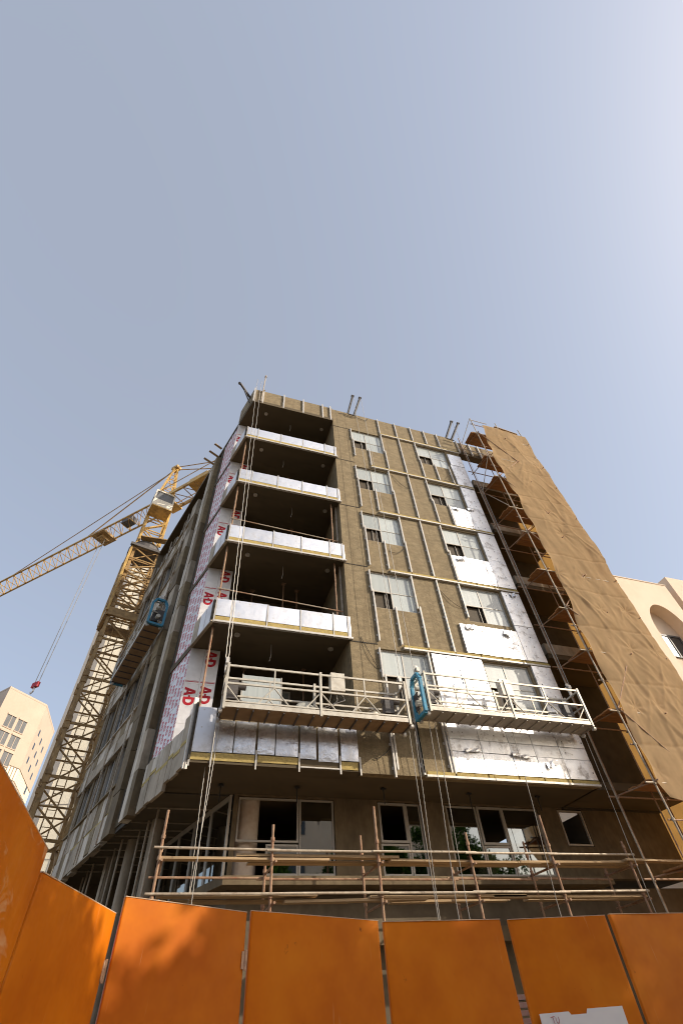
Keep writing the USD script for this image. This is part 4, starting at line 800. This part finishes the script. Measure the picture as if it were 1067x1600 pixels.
for k, (x, y, lab) in enumerate(drop):
    e = RNG.uniform(-.12, .12); rope('loose_rope', lab, [(x, y, 7.1 if k < 5 else 7.5), (x + e * .3, y + .1, 5.5), (x + e, y + .25, 3.5), (x + e * 1.3, y + .3, 0.1)], .009, 'cable', 'ropes trailing from the platforms')

# ------------------------------------------------------------------ tower crane behind the building
C0 = V3(-5.15, 15.6, 0); CA = math.radians(16)
C = thing('tower_crane', 'yellow lattice tower crane rising behind the left end of the building', 'crane', C0)
ca, sa = V3(math.cos(CA), math.sin(CA), 0), V3(-math.sin(CA), math.cos(CA), 0); hw = 0.82
cpt = lambda i, z, h=hw: C0 + ca * h * (1, 1, -1, -1)[i % 4] + sa * h * (-1, 1, 1, -1)[i % 4] + V3(0, 0, z)
def lattice(parent, zs, mn, hw_=hw, r=0.045):
    for k, (a, b) in enumerate(zip(zs[:-1], zs[1:])):
        for i in range(4):
            lo, hi = (cpt(i, a, hw_), cpt(i + 1, b, hw_)) if k % 2 else (cpt(i + 1, a, hw_), cpt(i, b, hw_))
            mb = MB().tube(lo, hi, r, 6).tube(cpt(i, b, hw_), cpt(i + 1, b, hw_), r, 6); part(parent, 'lacing', mb, mn)
ZT = 25.6
for i in range(4): part(C, 'leg', MB().beam(cpt(i, 0), cpt(i, ZT), .17, .17), 'mast')
lattice(C, np.arange(0.5, ZT + .1, 1.26), 'mast')
for z in np.arange(3.0, ZT, 2.52):
    mb = MB()
    for i in range(4):
        mb.beam(cpt(i, z - .32), cpt(i, z - .04), .25, .25).beam(cpt(i, z + .04), cpt(i, z + .32), .25, .25); mb.beam(cpt(i, z), cpt(i + 1, z), .08, .12)
    part(C, 'joint_collar', mb, 'mast')
# ladder and stepped platform
lad = MB()
for s_ in (-.2, .2): lad.tube(C0 + ca * s_ + sa * .5 + V3(0, 0, .5), C0 + ca * s_ + sa * .5 + V3(0, 0, ZT), .03, 6)
for z in np.arange(.8, ZT, .35): lad.tube(C0 - ca * .2 + sa * .5 + V3(0, 0, z), C0 + ca * .2 + sa * .5 + V3(0, 0, z), .018, 5)
part(C, 'ladder', lad, 'mast')
part(C, 'climbing_collar', MB().beam(cpt(0, 19.9, 1.0), cpt(3, 19.9, 1.0), .2, .55).beam(cpt(3, 19.9, 1.0), cpt(2, 19.9, 1.0), .2, .55).beam(cpt(0, 19.9, 1.0), cpt(1, 19.9, 1.0), .2, .55).beam(cpt(1, 19.9, 1.0), cpt(2, 19.9, 1.0), .2, .55), 'mast')
for (z, h) in ((19.9, 1.0), (23.0, 1.05), (25.0, 1.1)):
    pass
for i in range(4): part(C, 'cage_leg', MB().beam(cpt(i, 19.9, 1.05), cpt(i, 25.4, 1.05), .13, .13), 'yellow')
lattice(C, np.arange(20.2, 25.5, 1.05), 'mast', 1.05, .05)
part(C, 'turntable', MB().tube(C0 + V3(0, 0, 25.6), C0 + V3(0, 0, 26.05), 1.15, 20).tube(C0 + V3(0, 0, 26.05), C0 + V3(0, 0, 26.4), 0.95, 20, .95).beam(cpt(0, 25.5, 1.2), cpt(3, 25.5, 1.2), .2, .2), 'motor')
for i in range(4): part(C, 'head_leg', MB().beam(cpt(i, 26.4, .75), cpt(i, 31.2, .72), .14, .14), 'yellow')
lattice(C, np.linspace(26.5, 31.2, 5), 'yellow', .74, .05)
part(C, 'walkway', MB().box(C0[0] - .4, C0[0] + 3.2, C0[1] - 1.3, C0[1] - .8, 26.5, 26.58), 'mast')
# jib
JD = V3(-0.698, 0.716, 0); JN = V3(0.716, 0.698, 0)
jp = lambda s_, o, z: C0 + JD * s_ + JN * o + V3(0, 0, z)
JL, JZ = 26.0, 31.2
part(C, 'jib_chord', MB().beam(jp(-.5, -.65, JZ), jp(JL, -.65, JZ), .11, .12), 'yellow'); part(C, 'jib_chord', MB().beam(jp(-.5, .65, JZ), jp(JL, .65, JZ), .11, .12), 'yellow'); part(C, 'jib_chord', MB().beam(jp(-.5, 0, JZ + 1.25), jp(JL, 0, JZ + 1.25), .12, .12), 'yellow')
st_ = 1.0
for k in range(int(JL / st_)):
    a = k * st_; mb = MB().tube(jp(a, -.65, JZ), jp(a + st_, .65, JZ), .025, 5).tube(jp(a, -.65, JZ), jp(a, .65, JZ), .03, 5)
    for o in (-.65, .65): mb.tube(jp(a, o, JZ), jp(a + st_ / 2, 0, JZ + 1.25), .03, 5).tube(jp(a + st_, o, JZ), jp(a + st_ / 2, 0, JZ + 1.25), .03, 5)
    part(C, 'jib_lacing', mb, 'yellow')
part(C, 'trolley', MB().obox(jp(6.3, 0, JZ - .15), JD * .7, JN * .75, V3(0, 0, .1)).obox(jp(6.3, 0, JZ - .35), JD * .35, JN * .4, V3(0, 0, .15)), 'mast')
part(C, 'winch', MB().obox(jp(3.6, 0, JZ + .35), JD * .5, JN * .35, V3(0, 0, .3)), 'motor')
# counter jib
KD = V3(0.68, -0.733, 0); KN = V3(0.733, 0.68, 0); kp = lambda s_, o, z: C0 + KD * s_ + KN * o + V3(0, 0, z)
for o in (-.7, .7): part(C, 'counter_jib_beam', MB().beam(kp(.4, o, JZ), kp(8.5, o, JZ), .14, .34), 'yellow')
for k in range(7): part(C, 'counter_jib_lacing', MB().tube(kp(.8 + k * 1.1, -.7, JZ - .1), kp(1.9 + k * 1.1, .7, JZ - .1), .035, 5).tube(kp(.8 + k * 1.1, -.7, JZ - .1), kp(.8 + k * 1.1, .7, JZ - .1), .04, 5), 'mast')
part(C, 'counter_jib_plate', MB().obox(kp(1.0, 0, JZ - .2), KD * .5, KN * .9, V3(0, 0, .05)), 'yellow')
part(C, 'counter_jib_rail', MB().beam(kp(.4, -.85, JZ + 1.0), kp(8.5, -.85, JZ + 1.0), .05, .05).beam(kp(.4, .85, JZ + 1.0), kp(8.5, .85, JZ + 1.0), .05, .05), 'yellow')
part(C, 'ballast', MB().obox(kp(7.6, 0, JZ + .2), KD * .6, KN * .6, V3(0, 0, 1.0)), 'greycon'); part(C, 'counter_winch', MB().obox(kp(4.2, 0, JZ + .55), KD * .9, KN * .5, V3(0, 0, .35)), 'yellow')
# apex frame and ties
AP = C0 + V3(0.12, 0, 36.6)
for i in range(4):
    part(C, 'apex_leg', MB().beam(cpt(i, 31.2, .7), AP + (cpt(i, 0, .12) - C0), .13, .13), 'yellow')
    mb = MB()
    for k in range(4):
        t0, t1 = k / 4, (k + 1) / 4; f = lambda j, tt: cpt(j, 31.2, .7) * (1 - tt) + (AP + (cpt(j, 0, .12) - C0)) * tt
        mb.tube(f(i, t0), f(i + 1, t1), .035, 5).tube(f(i, t1), f(i + 1, t1), .035, 5)
    part(C, 'apex_lacing', mb, 'yellow')
part(C, 'apex_head', MB().obox(AP, JD * .35, JN * .25, V3(0, 0, .15)), 'yellow')
part(C, 'tie_bar', MB().tube(AP, jp(9.0, 0, JZ + 1.3), .055, 6), 'mast'); part(C, 'tie_bar', MB().tube(AP + V3(0, 0, -.2), jp(19, 0, JZ + 1.3), .04, 6), 'mast')
for o in (-.5, .5): part(C, 'tie_bar', MB().tube(AP + KN * o * .3, kp(8.2, o, JZ + .2), .045, 6), 'mast')
# cab
cb = C0 - sa * 1.35 - ca * .15
part(C, 'cab', MB().obox(cb + V3(0, 0, 29.55), ca * .75, sa * .65, V3(0, 0, .35)).obox(cb + V3(0, 0, 30.85), ca * .75, sa * .65, V3(0, 0, .06)).beam(cb + ca * .7 - sa * .6 + V3(0, 0, 29.9), cb + ca * .7 - sa * .6 + V3(0, 0, 30.8), .1, .1).beam(cb - ca * .7 - sa * .6 + V3(0, 0, 29.9), cb - ca * .7 - sa * .6 + V3(0, 0, 30.8), .1, .1).beam(cb + ca * .7 + sa * .6 + V3(0, 0, 29.9), cb + ca * .7 + sa * .6 + V3(0, 0, 30.8), .1, .1).beam(cb - ca * .7 + sa * .6 + V3(0, 0, 29.9), cb - ca * .7 + sa * .6 + V3(0, 0, 30.8), .1, .1), 'cabwhite')
part(C, 'cab_glass', MB().obox(cb + V3(0, 0, 30.35), ca * .69, sa * .59, V3(0, 0, .44)), 'greyglass')
part(C, 'cab_floor', MB().obox(cb + V3(0, 0, 29.15), ca * .75, sa * .65, V3(0, 0, .04)), 'yellow')
for s_ in (-.05, .05): pass
hk = thing('hook_block', 'small red and white hook block hanging on two lines from the crane', 'hook block', jp(6.3, 0, 17.0))
for s_ in (-.28, .28): part(hk, 'line', MB().tube(jp(6.3 + s_ * .7, 0, 17.7), jp(6.3 + s_, 0, JZ - .4), .024, 5), 'cable')
part(hk, 'sheave_block', MB().obox(jp(6.3, 0, 17.6), JD * .26, JN * .1, V3(0, 0, .16)), 'red'); part(hk, 'hook', MB().tube(jp(6.3, 0, 17.45), jp(6.3, 0, 17.15), .06, 8).tube(jp(6.3, 0, 17.15), jp(6.45, 0, 17.05), .05, 8).tube(jp(6.45, 0, 17.05), jp(6.55, 0, 17.2), .04, 8), 'paper')

# ------------------------------------------------------------------ neighbouring buildings
# cream tower behind the crane mast
D = thing('pale_tower', 'pale cream tower directly behind the crane mast, its side shade coloured grey', 'building', (-5, 34, 0))
part(D, 'wall', MB().poly([(-8.6, 30.5), (-1.0, 29.0), (-.4, 32.0), (-8.0, 33.6)], 0, 39.5), 'pale')
part(D, 'side_bay', MB().poly([(-9.75, 30.9), (-8.55, 30.45), (-7.95, 33.8), (-9.1, 34.2)], 0, 39.2), 'shade_joint_grey')  # shaded side face of the tower, its shade put into the grey colour
for z in np.arange(4, 39, 3.3): part(D, 'cladding_joint', MB().poly([(-8.58, 30.47), (-1.0, 28.97), (-1.0, 28.985), (-8.58, 30.485)], z, z + .05), 'shade_joint_grey')
for f in (.22, .5, .78):
    x, y = -8.6 + 7.6 * f, 30.5 - 1.5 * f; part(D, 'cladding_joint', MB().box(x, x + .06, y - .03, y + .2, 0, 39.3), 'shade_joint_grey')
for z in np.arange(3.2, 36, 3.3): part(D, 'window', MB().poly([(-4.4, 29.62), (-2.8, 29.31), (-2.8, 29.27), (-4.4, 29.58)], z, z + 2.2), 'tealglass')
# beige tower at the far left
E_ = thing('beige_tower', 'sunlit beige tower at the left edge with scalloped frieze and grid of small windows', 'building', (-20, 52, 0))
c1, c2, c3, c0 = V3(-19.6, 46.2, 0), V3(-16.2, 50.1, 0), V3(-16.0, 57.5, 0), V3(-27, 55, 0)
part(E_, 'wall', MB().poly([tuple(p[:2]) for p in (c1, c2, c3, V3(-20, 60, 0), c0)], 22.9, 29.9), 'beige')
dn = lambda p, k: (V3(-20.0, 53, 0) + (p - V3(-20.0, 53, 0)) * k)[:2]
part(E_, 'lower_wall', MB().poly([tuple(dn(p, .97)) for p in (c1, c2, c3, V3(-20, 60, 0), c0)], 0, 22.9), 'beige')
part(E_, 'roof_coping', MB().poly([tuple(dn(p, 1.004)) for p in (c1, c2, c3, V3(-20, 60, 0), c0)], 29.9, 30.1), 'beige')
d1 = (c2 - c1) / np.linalg.norm(c2 - c1); n1 = V3(d1[1], -d1[0], 0); W1_ = np.linalg.norm(c2 - c1); d2 = (c3 - c2) / np.linalg.norm(c3 - c2); n2 = V3(d2[1], -d2[0], 0); W2_ = np.linalg.norm(c3 - c2)
def wbox(o, d_, n_, a0, a1, z0, z1, o0, o1): return MB().obox(o + d_ * (a0 + a1) / 2 + n_ * (o0 + o1) / 2 + V3(0, 0, (z0 + z1) / 2), d_ * (a1 - a0) / 2, -n_ * (o1 - o0) / 2, V3(0, 0, (z1 - z0) / 2))
for r in range(3):
    for c in range(2):
        a, z = 1.15 + c * 1.45, 26.1 - r * 1.72
        w = part(E_, 'window', wbox(c1, d1, n1, a, a + 1.1, z, z + 1.25, -.05, .02), 'greyglass')
        fm = wbox(c1, d1, n1, a - .07, a + 1.17, z - .08, z, .0, .06); v, f = wbox(c1, d1, n1, a + .52, a + .58, z, z + 1.25, .02, .05).mesh(); fm.add(v, f); part(w, 'frame', fm, 'beige')
        part(w, 'lintel', wbox(c1, d1, n1, a - .05, a + 1.15, z + 1.25, z + 1.4, -.02, .1), 'beige')
k1 = dn(c1, .97); K1 = V3(k1[0], k1[1], 0)
for i in range(14):
    a = .1 + i * W1_ / 14; part(E_, 'frieze_arch', wbox(c1, d1, n1, a, a + W1_ / 14 - .12, 21.7, 22.85, -.25, -.04), 'pale')
for i in range(16):
    a = .1 + i * W2_ / 16; part(E_, 'frieze_arch', wbox(c2, d2, n2, a, a + W2_ / 16 - .15, 21.7, 22.85, -.25, -.04), 'pale')
for c in range(3):
    for r in range(3 if c < 2 else 4):
        a, z = 1.2 + c * 1.9, 27.0 - r * 1.5 - c * .2; part(E_, 'slot_window', wbox(c2, d2, n2, a, a + .5, z, z + .7, -.1, .012), 'darkglass')
q0 = c2 + d2 * .2 - n2 * .02
for i in range(7):
    for r in range(10):
        part(E_, 'glass_panel', wbox(c2, d2, n2, .3 + i * .95, 1.18 + i * .95, 10.6 + r * 1.05, 11.57 + r * 1.05, -.25, -.08), 'darkglass')
part(E_, 'glass_grid', wbox(c2, d2, n2, .2, 7.0, 9.8, 21.3, -.26, -.12), 'pale')
for r in range(4): part(E_, 'window', wbox(c1, d1, n1, .2, 1.2, 18.6 - r * 2.4, 19.9 - r * 2.4, -.25, -.1), 'greyglass')
# right-hand neighbour
G = thing('arched_building', 'cream building with arched recess at the right edge', 'building', (26, 6, 0))
Yb = 2.6
ar = Polygon([(22.9, 0.5), (25.75 - .35, 0.5), (25.4, 14.6)] + [(24.15 + 1.25 * math.cos(t), 14.9 + 1.9 * math.sin(t)) for t in np.linspace(0, math.pi, 24)] + [(22.9, 14.6)])
fw = sbox(22.0, 0, 25.95, 18.5).difference(ar)
m = trimesh.creation.extrude_polygon(fw, 0.7, engine='earcut'); v = m.vertices.copy(); m.vertices = np.c_[v[:, 0], Yb + .7 - v[:, 2], v[:, 1]]
part(G, 'front_wall', m, 'cream')
part(G, 'recess_wall', MB().box(22.0, 26.2, Yb + .7, Yb + 1.0, 0, 18.3), 'cream'); part(G, 'body', MB().box(22.0, 40, Yb + 1.0, 16, 0, 18.2), 'cream')
part(G, 'corner_strip', MB().box(21.55, 21.998, Yb + .3, Yb + .8, 0, 18.2), 'cream')
part(G, 'right_bay', MB().box(26.35, 33.0, Yb - .1, Yb + 1.0, 0, 19.2), 'cream'); part(G, 'coping', MB().box(21.97, 25.98, Yb - .03, Yb + .72, 18.5, 18.56), 'cream')
for k in range(5):
    z = 13.9 - k * 3.3
    w = part(G, 'window_frame', MB().box(23.1, 25.2, Yb + .62, Yb + .698, z + 1.25, z + 1.35).box(23.1, 25.2, Yb + .62, Yb + .698, z - .05, z).box(23.1, 23.18, Yb + .62, Yb + .698, z, z + 1.25).box(24.3, 24.38, Yb + .62, Yb + .698, z, z + 1.25).box(25.12, 25.2, Yb + .62, Yb + .698, z, z + 1.25), 'motor')
    part(w, 'pane', MB().box(23.18, 24.3, Yb + .66, Yb + .69, z, z + 1.25), 'film'); part(w, 'pane', MB().box(24.38, 25.12, Yb + .66, Yb + .69, z, z + 1.25), 'darkglass')
# building across the street, mirrored in the ground-floor glass
O = thing('opposite_house', 'plain cream house across the street mirrored in the ground floor windows', 'building', (6, -36, 0))
part(O, 'wall', MB().box(-14, 30, -44, -34, 0, 17.5), 'cream'); part(O, 'roof_coping', MB().box(-14.2, 30.2, -44.2, -33.8, 17.5, 17.9), 'pale')
for k in range(9):
    for r in range(5): part(O, 'window', MB().box(-12 + k * 4.6, -10.2 + k * 4.6, -34.02, -33.97, 1.2 + r * 3.3, 2.8 + r * 3.3), 'darkglass')

# ------------------------------------------------------------------ street trees whose shade falls on the hoarding
def tree(x, y, h, rad, n, label, seed):
    rg = np.random.default_rng(seed); t = thing('street_tree', label, 'tree', (x, y, 0), 'trees along the street')
    tr = MB().tube((x, y, 0), (x + .1, y, h * .5), .17, 12, .12)
    cl = []
    for k in range(24):
        a = rg.uniform(0, 6.28); e = rg.uniform(.15, 1.2); L = rad * rg.uniform(.55, 1.0)
        s0 = V3(x + .1, y, h * rg.uniform(.42, .55)); s1 = s0 + V3(math.cos(a) * math.cos(e), math.sin(a) * math.cos(e), math.sin(e)) * L * 1.1
        tr.tube(s0, s1, .06, 6, .02)
        for f in (.55, .8, 1.0): cl.append((s0 + (s1 - s0) * f, rg.uniform(.35, .75)))
    part(t, 'trunk', tr, 'bark', smooth=40)
    C_, R_ = np.array([c for c, _ in cl]), np.array([r for _, r in cl]); k = rg.integers(0, len(C_), n)
    dv = rg.normal(0, 1, (n, 3)); dv /= np.linalg.norm(dv, axis=1, keepdims=True); p = C_[k] + dv * (R_[k] * rg.uniform(.2, 1, n) ** .5)[:, None]
    a = rg.normal(0, 1, (n, 3)); a /= np.linalg.norm(a, axis=1, keepdims=True); b = np.cross(a, rg.normal(0, 1, (n, 3))); b /= np.linalg.norm(b, axis=1, keepdims=True)
    s_ = rg.uniform(.05, .09, n)[:, None]
    v = np.stack([p - a * s_ * 1.6, p + b * s_ * .7, p + a * s_ * 1.6, p - b * s_ * .7], 1).reshape(-1, 3)
    part(t, 'crown', MB().add(v, np.arange(4 * n).reshape(-1, 4)), 'leaf')
tree(6.4, -13.4, 10.8, 2.6, 22000, 'smaller leafy street tree on the pavement right beside the camera', 3)
tree(11.5, -12.9, 12.6, 3.0, 21000, 'leafy street tree on the pavement whose shade falls on the hoarding', 5)
tree(16.9, -13.4, 13.4, 3.2, 15000, 'taller leafy street tree further along the pavement', 7)
tree(4.5, -29.5, 13.5, 4.0, 12000, 'bushy tree before the cream house across the street', 8)
tree(12.5, -29.0, 12.5, 3.6, 12000, 'second bushy tree before the cream house, to the right', 11)
